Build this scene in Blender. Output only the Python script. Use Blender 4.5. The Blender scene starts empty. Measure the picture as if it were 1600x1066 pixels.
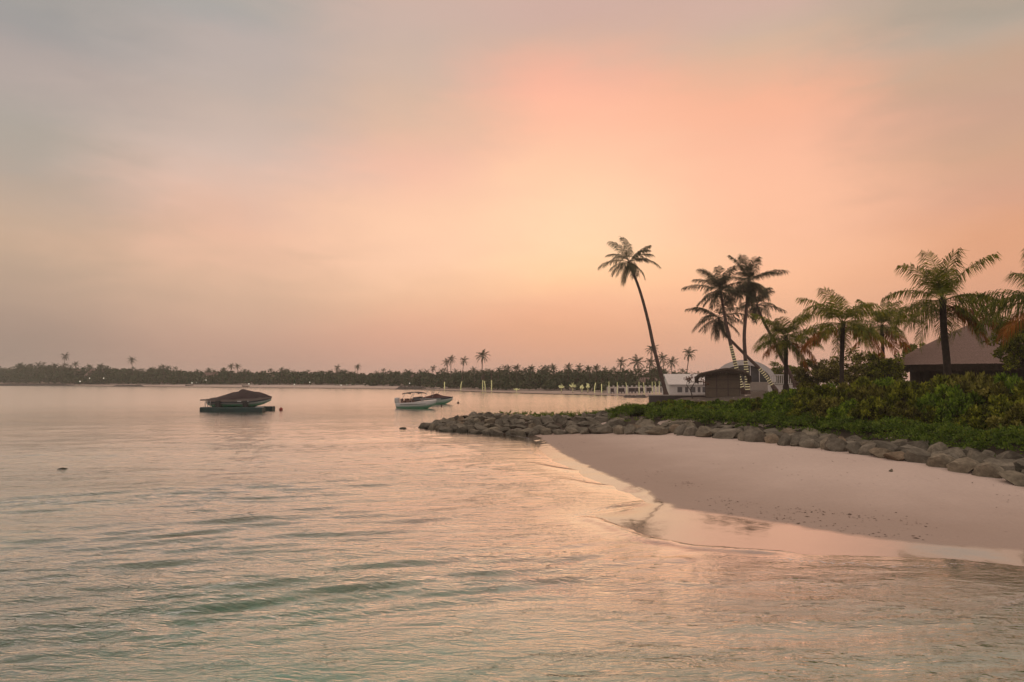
import bpy, math, random
import numpy as np
from mathutils import Vector, Matrix

R = math.radians
SC = bpy.context.scene
COL = SC.collection
random.seed(7)
RNG = np.random.default_rng(11)

# ------------------------------------------------------------------ camera
CAM_H = 3.5
FPX = 1067.0          # focal length in pixels of the 1600 px wide photograph
PITCH = R(3.14)
cam_d = bpy.data.cameras.new('camera')
cam_d.sensor_width = 36.0
cam_d.lens = 36.0 * FPX / 1600.0
cam_d.clip_start = 0.1
cam_d.clip_end = 5000
cam = bpy.data.objects.new('camera', cam_d)
COL.objects.link(cam)
cam.location = (0, 0, CAM_H)
cam.rotation_euler = (R(90) + PITCH, 0, 0)
SC.camera = cam

def ray(px, py):
    u = (px - 800.0) / FPX
    v = (533.0 - py) / FPX
    return (u, math.cos(PITCH) - v * math.sin(PITCH), math.sin(PITCH) + v * math.cos(PITCH))

def at(px, py, Y):
    d = ray(px, py)
    k = Y / d[1]
    return Vector((d[0] * k, Y, CAM_H + d[2] * k))

# ------------------------------------------------------------------ render settings
SC.view_settings.view_transform = 'Standard'
SC.view_settings.look = 'None'
SC.view_settings.exposure = 0.0
SC.view_settings.gamma = 1.0
SC.view_settings.use_curve_mapping = False
SC.render.engine = 'CYCLES'
SC.cycles.use_denoising = True
SC.cycles.max_bounces = 8
SC.cycles.diffuse_bounces = 3
SC.cycles.glossy_bounces = 3
SC.cycles.transmission_bounces = 4
SC.cycles.transparent_max_bounces = 12
SC.cycles.volume_bounces = 1
SC.cycles.caustics_reflective = False
SC.cycles.caustics_refractive = True

# ------------------------------------------------------------------ world: dusk sky
def lin(c):
    out = []
    for v in c:
        v = v / 255.0
        out.append(v / 12.92 if v <= 0.04045 else ((v + 0.055) / 1.055) ** 2.4)
    return tuple(out)

SUN_EL, SUN_AZ = R(9), R(6)
world = bpy.data.worlds.new('World')
SC.world = world
world.use_nodes = True
nt = world.node_tree
nt.nodes.clear()
N, L = nt.nodes, nt.links
def wmath(op, a, b=None, c=None):
    n = N.new('ShaderNodeMath'); n.operation = op
    for i, v in enumerate((a, b, c)):
        if v is None: continue
        if isinstance(v, (int, float)): n.inputs[i].default_value = v
        else: L.new(v, n.inputs[i])
    return n.outputs[0]
# columns of the dusk sky: sRGB colours by height, turned into azimuth and elevation
SKYPX = {
 20: [(590,(155,136,124)),(560,(160,139,126)),(500,(174,149,133)),(430,(190,163,142)),(360,(200,171,148)),(270,(184,167,153)),(200,(176,166,156)),(100,(178,165,159)),(0,(164,159,155))],
 350: [(590,(182,146,130)),(520,(203,164,143)),(450,(217,178,152)),(390,(232,187,160)),(340,(232,187,163)),(250,(217,188,173)),(150,(197,178,167)),(60,(186,173,167)),(0,(174,168,162))],
 650: [(590,(207,160,141)),(510,(226,172,146)),(455,(242,192,159)),(400,(252,203,171)),(330,(252,202,171)),(260,(243,191,167)),(190,(223,185,162)),(100,(206,180,165)),(0,(206,178,165))],
 900: [(590,(216,164,140)),(520,(225,166,138)),(475,(241,182,150)),(430,(254,203,162)),(360,(254,211,174)),(250,(254,200,167)),(150,(251,184,158)),(70,(220,178,159)),(0,(208,174,162))],
 1220: [(590,(216,165,142)),(520,(226,172,143)),(450,(249,188,151)),(370,(251,191,157)),(290,(254,192,160)),(220,(250,186,156)),(150,(244,181,151)),(70,(214,180,157)),(0,(210,176,162))],
 1575: [(590,(206,152,126)),(470,(218,160,130)),(370,(226,165,130)),(300,(218,165,138)),(230,(210,166,139)),(160,(202,163,141)),(100,(199,166,143)),(50,(188,168,151)),(0,(177,162,147))],
}
SKY = []
for px_, st_ in SKYPX.items():
    col_ = []
    for py_, c_ in st_:
        d_ = ray(px_, py_); n_ = math.sqrt(sum(q * q for q in d_))
        col_.append((max(0.0, math.degrees(math.asin(d_[2] / n_))), c_))
    d_ = ray(px_, 300)
    col_ += [(52, (220, 184, 160)), (90, (206, 184, 168))] if px_ > 400 else [(52, (212, 188, 170)), (90, (206, 184, 168))]
    SKY.append((math.degrees(math.atan2(d_[0], d_[1])), col_))
SKY += [
 (100, [(0,(185,150,132)),(10,(205,175,160)),(30,(208,186,172)),(60,(204,186,174)),(90,(206,184,168))]),
 (180, [(0,(178,156,146)),(10,(214,188,178)),(30,(214,194,184)),(60,(206,188,178)),(90,(206,184,168))]),
 (260, [(0,(172,148,135)),(10,(196,172,160)),(30,(204,184,172)),(60,(204,186,174)),(90,(206,184,168))]),
]
tc = N.new('ShaderNodeTexCoord')
vm = N.new('ShaderNodeVectorMath'); vm.operation = 'NORMALIZE'
L.new(tc.outputs['Generated'], vm.inputs[0])
# soft cloud structure: stretched noise bends the gradient and adds faint streaks
mp = N.new('ShaderNodeMapping'); mp.inputs['Scale'].default_value = (1.6, 1.6, 5.0)
mp.inputs['Rotation'].default_value = (0, R(-22), 0)
L.new(vm.outputs[0], mp.inputs['Vector'])
nz = N.new('ShaderNodeTexNoise'); nz.inputs['Scale'].default_value = 1.7; nz.inputs['Detail'].default_value = 6; nz.inputs['Roughness'].default_value = 0.55
L.new(mp.outputs[0], nz.inputs['Vector'])
nz2 = N.new('ShaderNodeTexNoise'); nz2.inputs['Scale'].default_value = 5.5; nz2.inputs['Detail'].default_value = 5; nz2.inputs['Distortion'].default_value = 0.6
L.new(mp.outputs[0], nz2.inputs['Vector'])
sp = N.new('ShaderNodeSeparateXYZ'); L.new(vm.outputs[0], sp.inputs[0])
el = wmath('MULTIPLY', wmath('ARCSINE', sp.outputs['Z']), 180 / math.pi)
az = wmath('MULTIPLY', wmath('ARCTAN2', sp.outputs['X'], sp.outputs['Y']), 180 / math.pi)
n0 = wmath('SUBTRACT', nz.outputs['Fac'], 0.5)
n1 = wmath('SUBTRACT', nz2.outputs['Fac'], 0.5)
lift = wmath('MINIMUM', wmath('MULTIPLY', wmath('MAXIMUM', el, 0.0), 0.10), 1.0)   # no bending at the horizon
el2 = wmath('ADD', el, wmath('MULTIPLY', wmath('ADD', wmath('MULTIPLY', n0, 4.0), wmath('MULTIPLY', n1, 2.2)), lift))
az2 = wmath('ADD', az, wmath('MULTIPLY', wmath('ADD', wmath('MULTIPLY', n0, -12.0), wmath('MULTIPLY', n1, 7.0)), lift))
az2 = wmath('FLOORED_MODULO', wmath('ADD', az2, 100.0), 360.0)     # 0 at azimuth -100
t_el = wmath('DIVIDE', wmath('MAXIMUM', el2, 0.0), 90.0)
prev = None
cols = [(a + 100 if a < 260 else a - 260, s) for a, s in SKY]
cols.sort(key=lambda q: q[0])
first = cols[0]
cols.append((360 + first[0], first[1]))
for i, (a, stops) in enumerate(cols):
    rp = N.new('ShaderNodeValToRGB'); rp.color_ramp.interpolation = 'B_SPLINE' if False else 'EASE'
    rp.color_ramp.interpolation = 'CARDINAL'
    while len(rp.color_ramp.elements) < len(stops): rp.color_ramp.elements.new(0.5)
    for e, (deg, c) in zip(rp.color_ramp.elements, stops):
        e.position = deg / 90.0; e.color = lin(c) + (1,)
    L.new(t_el, rp.inputs[0])
    if prev is None:
        prev = rp.outputs[0]; pa = a; continue
    mr = N.new('ShaderNodeMapRange'); mr.interpolation_type = 'SMOOTHSTEP'
    mr.inputs['From Min'].default_value = pa; mr.inputs['From Max'].default_value = a
    L.new(az2, mr.inputs['Value'])
    mx = N.new('ShaderNodeMix'); mx.data_type = 'RGBA'
    L.new(mr.outputs[0], mx.inputs['Factor']); L.new(prev, mx.inputs[6]); L.new(rp.outputs[0], mx.inputs[7])
    prev = mx.outputs[2]; pa = a
# faint brightness streaks
st = wmath('ADD', 1.0, wmath('MULTIPLY', n1, wmath('MULTIPLY', lift, 0.06)))
sc_ = N.new('ShaderNodeVectorMath'); sc_.operation = 'SCALE'
L.new(prev, sc_.inputs[0]); L.new(st, sc_.inputs['Scale'])
bg = N.new('ShaderNodeBackground'); bg.inputs['Strength'].default_value = 1.0
L.new(sc_.outputs[0], bg.inputs['Color'])
sky = N.new('ShaderNodeTexSky'); sky.sky_type = 'NISHITA'; sky.sun_disc = False
sky.sun_elevation = SUN_EL; sky.sun_rotation = SUN_AZ; sky.dust_density = 4.0; sky.air_density = 1.5
bg2 = N.new('ShaderNodeBackground'); bg2.inputs['Strength'].default_value = 0.0015
L.new(sky.outputs[0], bg2.inputs['Color'])
ad = N.new('ShaderNodeAddShader'); L.new(bg.outputs[0], ad.inputs[0]); L.new(bg2.outputs[0], ad.inputs[1])
wo = N.new('ShaderNodeOutputWorld'); L.new(ad.outputs[0], wo.inputs['Surface'])

sun_d = bpy.data.lights.new('sun', 'SUN')
sun_d.energy = 0.12; sun_d.angle = R(120); sun_d.color = (1.0, 0.72, 0.5)
sun = bpy.data.objects.new('sun', sun_d); COL.objects.link(sun)
sd = Vector((math.sin(SUN_AZ) * math.cos(SUN_EL), math.cos(SUN_AZ) * math.cos(SUN_EL), math.sin(SUN_EL)))
sun.rotation_euler = sd.to_track_quat('Z', 'Y').to_euler()
sun.location = (20, 60, 40)

# ------------------------------------------------------------------ helpers: objects
def tag(o, label=None, cat=None, group=None, kind=None):
    if label: o['label'] = label
    if cat: o['category'] = cat
    if group: o['group'] = group
    if kind: o['kind'] = kind
    return o

def empty(name, loc, label, cat, group=None, rz=0.0):
    o = bpy.data.objects.new(name, None)
    o.empty_display_size = 0.3
    COL.objects.link(o)
    o.location = loc; o.rotation_euler = (0, 0, rz)
    return tag(o, label, cat, group)

def copy_tree(o, parent=None, skip=()):
    c = o.copy(); COL.objects.link(c)
    if parent is not None:
        c.parent = parent
    for ch in list(o.children):
        copy_tree(ch, c)
    return c

class MB:
    """collects shapes and links them as one mesh object"""
    def __init__(s): s.v = []; s.f = []; s.mi = []
    def add(s, verts, faces, m=0):
        b = len(s.v)
        s.v.extend([tuple(p) for p in verts])
        s.f.extend([tuple(i + b for i in q) for q in faces])
        s.mi.extend([m] * len(faces))
    def box(s, c, d, rz=0.0, m=0, taper=1.0):
        hx, hy, hz = d[0] / 2, d[1] / 2, d[2] / 2
        cz, sz = math.cos(rz), math.sin(rz)
        vs = []
        for z, t in ((-hz, 1.0), (hz, taper)):
            for x, y in ((-hx, -hy), (hx, -hy), (hx, hy), (-hx, hy)):
                x, y = x * t, y * t
                vs.append((c[0] + x * cz - y * sz, c[1] + x * sz + y * cz, c[2] + z))
        s.add(vs, [(3, 2, 1, 0), (4, 5, 6, 7), (0, 1, 5, 4), (1, 2, 6, 5), (2, 3, 7, 6), (3, 0, 4, 7)], m)
    def tube(s, pts, rad, n=8, m=0, cap=True):
        pts = [Vector(p) for p in pts]
        if not hasattr(rad, '__len__'): rad = [rad] * len(pts)
        vs = []
        for i, p in enumerate(pts):
            t = (pts[min(i + 1, len(pts) - 1)] - pts[max(i - 1, 0)])
            t = t.normalized() if t.length > 1e-9 else Vector((0, 0, 1))
            a = t.cross(Vector((0.0, 1.0, 0.0)))
            if a.length < 0.2: a = t.cross(Vector((1.0, 0.0, 0.0)))
            a.normalize(); b = t.cross(a).normalized()
            for k in range(n):
                an = 2 * math.pi * k / n
                vs.append(p + a * (rad[i] * math.cos(an)) + b * (rad[i] * math.sin(an)))
        fs = []
        for i in range(len(pts) - 1):
            for k in range(n):
                k2 = (k + 1) % n
                fs.append((i * n + k, i * n + k2, (i + 1) * n + k2, (i + 1) * n + k))
        if cap:
            fs.append(tuple(range(n)))
            fs.append(tuple(reversed([(len(pts) - 1) * n + k for k in range(n)])))
        s.add(vs, fs, m)
    def loft(s, rings, closed=False, cap=False, m=0):
        n = len(rings[0]); vs = [p for r in rings for p in r]; fs = []
        for i in range(len(rings) - 1):
            for k in range(n if closed else n - 1):
                k2 = (k + 1) % n
                fs.append((i * n + k, i * n + k2, (i + 1) * n + k2, (i + 1) * n + k))
        if cap:
            fs.append(tuple(range(n))); fs.append(tuple(reversed([(len(rings) - 1) * n + k for k in range(n)])))
        s.add(vs, fs, m)
    def ball(s, c, r, n=10, m=0, sq=(1, 1, 1)):
        rings = []
        for i in range(n // 2 + 1):
            th = math.pi * i / (n // 2)
            rr = max(math.sin(th), 0.01)
            rings.append([(c[0] + sq[0] * r * rr * math.cos(2 * math.pi * k / n), c[1] + sq[1] * r * rr * math.sin(2 * math.pi * k / n), c[2] + sq[2] * r * math.cos(th)) for k in range(n)])
        s.loft(rings, closed=True, cap=True, m=m)
    def build(s, name, mats, parent=None, smooth=False, loc=None):
        me = bpy.data.meshes.new(name)
        me.from_pydata(s.v, [], s.f)
        if not isinstance(mats, (list, tuple)): mats = [mats]
        for m_ in mats: me.materials.append(m_)
        if len(mats) > 1: me.polygons.foreach_set('material_index', s.mi)
        if smooth: me.polygons.foreach_set('use_smooth', [True] * len(s.f))
        me.update()
        o = bpy.data.objects.new(name, me); COL.objects.link(o)
        if parent is not None: o.parent = parent
        if loc is not None: o.location = loc
        return o

def quads_mesh(name, V, F, mat_, parent=None, smooth=False):
    me = bpy.data.meshes.new(name)
    V = np.asarray(V, dtype=np.float32).reshape(-1, 3); F = np.asarray(F, dtype=np.int32)
    me.vertices.add(len(V)); me.vertices.foreach_set('co', V.ravel())
    k = F.shape[1]
    me.loops.add(F.size); me.loops.foreach_set('vertex_index', F.ravel())
    me.polygons.add(len(F)); me.polygons.foreach_set('loop_start', np.arange(0, F.size, k, dtype=np.int32))
    me.polygons.foreach_set('loop_total', np.full(len(F), k, dtype=np.int32))
    if smooth: me.polygons.foreach_set('use_smooth', np.ones(len(F), dtype=bool))
    me.materials.append(mat_)
    me.update(calc_edges=True); me.validate()
    o = bpy.data.objects.new(name, me); COL.objects.link(o)
    if parent is not None: o.parent = parent
    return o

# ------------------------------------------------------------------ helpers: materials
class NT:
    def __init__(s, name):
        s.m = bpy.data.materials.new(name); s.m.use_nodes = True
        s.t = s.m.node_tree; s.t.nodes.clear()
        s.out = s.t.nodes.new('ShaderNodeOutputMaterial')
    def n(s, typ, **kw):
        q = s.t.nodes.new(typ)
        for k, v in kw.items(): setattr(q, k, v)
        return q
    def l(s, a, b): s.t.links.new(a, b)
    def put(s, v, sock):
        if isinstance(v, bpy.types.NodeSocket): s.l(v, sock)
        elif isinstance(v, tuple) and sock.type == 'RGBA' and len(v) == 3: sock.default_value = v + (1,)
        else: sock.default_value = v
    def math(s, op, a, b=None, c=None, clamp=False):
        q = s.n('ShaderNodeMath', operation=op); q.use_clamp = clamp
        for i, v in enumerate((a, b, c)):
            if v is not None: s.put(v, q.inputs[i])
        return q.outputs[0]
    def noise(s, vec, scale, detail=4, rough=0.5, dist=0.0):
        q = s.n('ShaderNodeTexNoise'); q.inputs['Scale'].default_value = scale
        q.inputs['Detail'].default_value = detail; q.inputs['Roughness'].default_value = rough; q.inputs['Distortion'].default_value = dist
        if vec is not None: s.l(vec, q.inputs['Vector'])
        return q.outputs['Fac']
    def mapping(s, vec, scale=(1, 1, 1), rot=(0, 0, 0)):
        q = s.n('ShaderNodeMapping'); q.inputs['Scale'].default_value = scale; q.inputs['Rotation'].default_value = rot
        s.l(vec, q.inputs['Vector']); return q.outputs[0]
    def ramp(s, fac, stops, interp='LINEAR'):
        q = s.n('ShaderNodeValToRGB'); q.color_ramp.interpolation = interp
        while len(q.color_ramp.elements) < len(stops): q.color_ramp.elements.new(0.5)
        for e, (p, c) in zip(q.color_ramp.elements, stops): e.position = p; e.color = tuple(c) + (1,)
        s.l(fac, q.inputs[0]); return q.outputs[0]
    def mix(s, fac, a, b, mode='MIX'):
        q = s.n('ShaderNodeMix', data_type='RGBA', blend_type=mode)
        s.put(fac, q.inputs['Factor']); s.put(a, q.inputs[6]); s.put(b, q.inputs[7]); return q.outputs[2]
    def step(s, v, a, b, smooth=True):
        q = s.n('ShaderNodeMapRange'); q.interpolation_type = 'SMOOTHSTEP' if smooth else 'LINEAR'
        s.put(v, q.inputs['Value']); q.inputs['From Min'].default_value = a; q.inputs['From Max'].default_value = b
        return q.outputs[0]
    def bump(s, h, strength=0.3, dist=0.02, normal=None):
        q = s.n('ShaderNodeBump'); q.inputs['Strength'].default_value = strength; q.inputs['Distance'].default_value = dist
        s.l(h, q.inputs['Height'])
        if normal is not None: s.l(normal, q.inputs['Normal'])
        return q.outputs[0]
    def bsdf(s, color, rough=0.6, normal=None, **kw):
        q = s.n('ShaderNodeBsdfPrincipled')
        s.put(color, q.inputs['Base Color']); s.put(rough, q.inputs['Roughness'])
        if normal is not None: s.l(normal, q.inputs['Normal'])
        for k, v in kw.items(): s.put(v, q.inputs[k.replace('_', ' ')])
        return q
    def done(s, sh): s.l(sh.outputs[0] if hasattr(sh, 'outputs') else sh, s.out.inputs['Surface']); return s.m
    def obj_co(s): return s.n('ShaderNodeTexCoord').outputs['Object']
    def pos(s): return s.n('ShaderNodeNewGeometry').outputs['Position']

def plain(name, c, rough=0.6, var=0.25, scale=3.0, bump=0.0, metallic=0.0):
    t = NT(name); co = t.obj_co()
    f = t.noise(co, scale, 5, 0.6)
    col = t.ramp(f, [(0.3, tuple(x * (1 - var) for x in c)), (0.7, tuple(min(1, x * (1 + var)) for x in c))])
    nm = t.bump(t.noise(co, scale * 6, 4), bump, 0.02) if bump else None
    return t.done(t.bsdf(col, rough, nm, Metallic=metallic))

def leafy(name, stops, trans=0.25, rough=0.55):
    t = NT(name)
    g = t.n('ShaderNodeNewGeometry'); oi = t.n('ShaderNodeObjectInfo')
    cl = t.step(t.noise(t.obj_co(), 2.6, 2, 0.5), 0.32, 0.68)
    f = t.math('ADD', t.math('MULTIPLY', g.outputs['Random Per Island'], 0.42), t.math('ADD', t.math('MULTIPLY', oi.outputs['Random'], 0.16), t.math('MULTIPLY', cl, 0.42)))
    col = t.ramp(f, stops)
    b = t.bsdf(col, rough, Specular_IOR_Level=0.3)
    tr = t.n('ShaderNodeBsdfTranslucent'); t.l(col, tr.inputs['Color'])
    mx = t.n('ShaderNodeMixShader'); mx.inputs[0].default_value = trans
    t.l(b.outputs[0], mx.inputs[1]); t.l(tr.outputs[0], mx.inputs[2])
    return t.done(mx)

def glow(name, c, strength):
    t = NT(name); e = t.n('ShaderNodeEmission'); e.inputs['Color'].default_value = c + (1,); e.inputs['Strength'].default_value = strength
    return t.done(e)

# ------------------------------------------------------------------ terrain
def gnd(px, py, z=0.0):
    d = ray(px, py); k = (z - CAM_H) / d[2]
    return (d[0] * k, d[1] * k)
WET_Z = 0.08
INLAND = [(30,11.5),(60,10.5),(420,10.5),(420,140),(60,80),(12,48)]
SHORE = [(0.9,42.5)] + [gnd(*q) for q in ((834,688),(846,703),(872,722),(912,745),(958,762),(996,775),(1008,786),(975,798),(930,808),(950,821),(985,833),(1030,846),(1090,855),(1200,864),(1300,868),(1400,871),(1480,873),(1600,884))] + [(16,11.8)] + INLAND
DRY = [(1.3,42.0)] + [gnd(q[0], q[1], WET_Z) for q in ((848,688),(870,702),(900,721),(945,741),(985,756),(1013,768),(1027,781),(1056,795),(1100,802),(1150,808),(1200,815),(1250,824),(1300,832),(1350,839),(1400,845),(1450,851),(1500,855),(1600,860))] + [(16,12.6)] + INLAND
TOE = [(-6.6,48.9),(-5.8,47.1),(-4.6,45.0),(-1.6,42.9),(1.85,41.0),(5.5,38.2),(8.6,34.8),(10.9,30.4),(12.4,26.2),(13.3,22.4),(14.0,18.7),(15.2,12)]
LAND = TOE + [(18,0),(22,-40),(420,-40),(420,140),(40,128),(29,118),(24,104),(20.5,94),(17.2,84),(15.2,72),(13,61),(9.5,54.6),(4,52.6),(-3,52),(-6.4,50.8)]
FARP = [(0,600.5),(60,602),(120,603.2),(250,604.7),(400,606.2),(540,607.5),(640,608.6),(700,611),(760,613.4),(820,615.3),(900,617.3),(960,619),(1005,620.5)]
FAR = [(-1200,760),(-560,560),(-420,470)] + [gnd(*q) for q in FARP] + [(29,122),(60,118),(500,118),(1200,300),(1200,1400),(-1200,1400)]

def sdist(P, X, Y):
    P = np.array(P, dtype=float); D = np.full(X.shape, 1e18); ins = np.zeros(X.shape, bool)
    for i in range(len(P)):
        a, b = P[i], P[(i + 1) % len(P)]
        ex, ey = b - a
        t = np.clip(((X - a[0]) * ex + (Y - a[1]) * ey) / (ex * ex + ey * ey), 0, 1)
        D = np.minimum(D, (X - a[0] - t * ex) ** 2 + (Y - a[1] - t * ey) ** 2)
        if ey != 0:
            c = ((a[1] > Y) != (b[1] > Y)) & (X < ex * (Y - a[1]) / ey + a[0])
            ins ^= c
    D = np.sqrt(D)
    return np.where(ins, D, -D)

def sm(t): t = np.clip(t, 0, 1); return t * t * (3 - 2 * t)

def vnoise(X, Y, seed=0):
    """smooth value noise, about -1..1"""
    xi = np.floor(X); yi = np.floor(Y); fx = X - xi; fy = Y - yi
    fx = fx * fx * (3 - 2 * fx); fy = fy * fy * (3 - 2 * fy)
    def h(a, b):
        q = np.sin(a * 127.1 + b * 311.7 + seed * 74.7) * 43758.5453
        return (q - np.floor(q)) * 2 - 1
    return (h(xi, yi) * (1 - fx) + h(xi + 1, yi) * fx) * (1 - fy) + (h(xi, yi + 1) * (1 - fx) + h(xi + 1, yi + 1) * fx) * fy

def shore_d(X, Y):
    d = sdist(SHORE, X, Y)
    near = np.exp(-(d / 6.0) ** 2)
    return d + near * (0.12 * vnoise(X * 0.55, Y * 0.55, 3) + 0.06 * vnoise(X * 1.7, Y * 1.7, 5))

def height(X, Y):
    X = np.asarray(X, float); Y = np.asarray(Y, float)
    d = shore_d(X, Y)
    e = sdist(DRY, X, Y) + 0.12 * vnoise(X * 0.8, Y * 0.8, 13) + 0.06 * vnoise(X * 2.3, Y * 2.3, 14)
    ds = np.maximum(d, 0.0); wl = ds / np.maximum(ds + np.maximum(-e, 0), 1e-3)
    up = np.where(e < 0, WET_Z * wl, WET_Z + 0.085 * e); up = np.where(up > 0.3, 0.3 + 0.45 * np.tanh((up - 0.3) / 0.45), up)
    dk = 0.09 + 0.18 * sm((2.5 - X) / 6.0)
    dn = np.where(d > -4, 0.05 * d, -0.20 + dk * (d + 4)); dn = np.maximum(dn, -3.0)
    zs = np.where(d > 0, up, dn)
    zs = zs + np.where(e > 0, np.minimum(e * 0.3, 1) * 0.02 * vnoise(X * 1.1, Y * 1.1, 9), 0)
    b = sdist(LAND, X, Y)
    zl = np.where(b > 0, -0.1 + (0.90 + 0.38 * sm((X - 2) / 6)) * sm(b / 4.2 + 0.05) + 0.5 * sm((b - 5) / 9), -0.1 + 0.6 * b)
    zl = np.maximum(zl, -3)
    f = sdist(FAR, X, Y)
    sl = 0.024 + 0.034 * sm((-X + 10) / 90)
    zf = np.where(f > 0, 0.02 + sl * np.minimum(f, 22) + 0.02 * np.clip(f - 22, 0, 30), 0.08 * f)
    zf = np.maximum(zf, -3)
    return np.maximum(np.maximum(zs, zl), zf)

def hz(x, y): return float(height(np.array([x]), np.array([y]))[0])

def hit(px, py):
    """where a sight line meets the ground"""
    d = ray(px, py); ks = np.linspace(5, 700, 20000) / d[1]
    X, Y, Z = d[0] * ks, d[1] * ks, CAM_H + d[2] * ks
    m = np.where(Z < height(X, Y))[0]
    i = m[0] if len(m) else -1
    return Vector((X[i], Y[i], Z[i]))

def axis(parts):
    out = [parts[0][0]]
    for a, b, s0, s1 in parts:
        x = a; n = 0
        while x < b - 1e-6:
            t = (x - a) / (b - a); x = min(b, x + s0 + (s1 - s0) * t); out.append(x)
    return np.array(out)

def grid_mesh(name, xs, ys, zf, mats, smooth=True):
    X, Y = np.meshgrid(xs, ys); Z = zf(X, Y)
    nx, ny = len(xs), len(ys)
    V = np.stack([X, Y, Z], -1).reshape(-1, 3)
    i = np.arange(nx * ny).reshape(ny, nx)
    F = np.stack([i[:-1, :-1], i[:-1, 1:], i[1:, 1:], i[1:, :-1]], -1).reshape(-1, 4)
    return V, F

# sand material: dry above the swash line, wet and glossy below it, strewn with flecks of weed
def sand_material():
    t = NT('coral_sand'); p = t.pos()
    s = t.n('ShaderNodeSeparateXYZ'); t.l(p, s.inputs[0]); z = s.outputs['Z']
    big = t.noise(p, 0.35, 4, 0.6); fine = t.noise(p, 9.0, 5, 0.65); grain = t.noise(p, 60, 3, 0.7)
    tr = t.noise(t.mapping(p, (0.5, 1.6, 1), (0, 0, R(25))), 1.2, 5, 0.65)
    dry = t.ramp(t.math('ADD', t.math('MULTIPLY', big, 0.5), t.math('MULTIPLY', fine, 0.5)), [(0.3, (0.60, 0.50, 0.445)), (0.7, (0.72, 0.605, 0.54))])
    # flecks of dried weed, in bands left by the tide
    vo = t.n('ShaderNodeTexVoronoi'); vo.inputs['Scale'].default_value = 4.2; vo.inputs['Randomness'].default_value = 1.0
    t.l(t.mapping(p, (1.0, 1.0, 0.2)), vo.inputs['Vector'])
    band = t.math('MULTIPLY', t.step(z, 0.085, 0.13), t.math('SUBTRACT', 1.0, t.step(z, 0.24, 0.42)))
    dens = t.math('MULTIPLY', band, t.step(tr, 0.40, 0.56))
    sz = t.math('MULTIPLY', dens, 0.14)
    sepc = t.n('ShaderNodeSeparateColor'); t.l(vo.outputs['Color'], sepc.inputs[0])
    rnd = t.math('MULTIPLY', sz, sepc.outputs[0])
    fleck = t.math('LESS_THAN', vo.outputs['Distance'], rnd)
    dry = t.mix(t.math('MULTIPLY', fleck, 0.6), dry, (0.10, 0.075, 0.055))
    damp = t.math('SUBTRACT', 1.0, t.step(t.math('ADD', z, t.math('MULTIPLY', t.math('SUBTRACT', big, 0.5), 0.16)), 0.14, 0.60))
    dry = t.mix(t.math('MULTIPLY', damp, 0.72), dry, (0.40, 0.31, 0.26))
    wet_c = t.mix(big, (0.34, 0.235, 0.175), (0.42, 0.295, 0.225))
    wet = t.math('SUBTRACT', 1.0, t.step(t.math('ADD', z, t.math('MULTIPLY', t.math('SUBTRACT', t.noise(p, 1.3, 3), 0.5), 0.03)), 0.070, 0.094))
    wet_c = t.mix(t.step(z, -0.10, -0.01), (0.56, 0.47, 0.40), wet_c)
    col = t.mix(wet, dry, wet_c)
    h = t.math('ADD', t.math('MULTIPLY', fine, 0.6), t.math('MULTIPLY', grain, 0.25))
    drym = t.math('SUBTRACT', 1.0, wet)
    pits = t.math('ADD', t.math('MULTIPLY', t.noise(p, 2.4, 3, 0.6), 1.5), t.math('MULTIPLY', t.noise(t.mapping(p, (1, 2.2, 1), (0, 0, R(-30))), 0.9, 3), 1.6))
    h = t.math('ADD', h, pits)
    h2 = t.math('ADD', t.math('MULTIPLY', h, drym), t.math('MULTIPLY', t.noise(p, 2.5, 3), 0.04))
    nm = t.bump(h2, 0.5, 0.05)
    b = t.bsdf(col, t.math('ADD', 0.55, t.math('MULTIPLY', drym, 0.4)), nm, Specular_IOR_Level=0.2, Coat_Weight=0.0)
    fr = t.n('ShaderNodeFresnel'); fr.inputs['IOR'].default_value = 1.4      # the film of water left by each wave
    gl = t.n('ShaderNodeBsdfGlossy'); gl.inputs['Roughness'].default_value = 0.08
    film = t.bump(t.noise(p, 1.6, 3), 0.12, 0.05); t.l(film, gl.inputs['Normal'])
    mx = t.n('ShaderNodeMixShader'); t.l(t.math('MULTIPLY', wet, t.math('POWER', fr.outputs[0], 0.27)), mx.inputs[0])
    t.l(b.outputs[0], mx.inputs[1]); t.l(gl.outputs[0], mx.inputs[2])
    return t.done(mx)

def soil_mix(): pass

xs = axis([(-1300,-60,60,4),(-60,-10,3,0.5),(-10,16,0.16,0.16),(16,30,0.3,0.8),(30,60,0.8,3),(60,1300,3,60)])
ys = axis([(-60,8,4,0.5),(8,44,0.16,0.22),(44,60,0.3,0.7),(60,200,1.5,4),(200,1300,5,60)])
V, F = grid_mesh('ground', xs, ys, height, None)
ground = quads_mesh('ground', V, F, sand_material(), smooth=True)
tag(ground, kind='structure')

# soil of the bank and the land behind it, a sheet lying on the ground
soil_m = plain('dark_soil', (0.075, 0.06, 0.045), 0.9, 0.4, 1.2, 0.3)
xs2 = axis([(-7,30,0.4,0.6),(30,120,1.5,5)]); ys2 = axis([(12,62,0.4,0.6),(62,130,1,3)])
X2, Y2 = np.meshgrid(xs2, ys2); B2 = sdist(LAND, X2, Y2)
V, F = grid_mesh('soil', xs2, ys2, lambda X, Y: height(X, Y) + 0.03 + 0.05 * vnoise(X * 1.5, Y * 1.5, 2), None)
ins = (B2 > 0.5).ravel()  # starts under the boulders, so dark soil paints shade into their gaps
F = F[ins[F].all(1)]
soil = quads_mesh('soil', V, F, soil_m, smooth=True); tag(soil, kind='structure')

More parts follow.
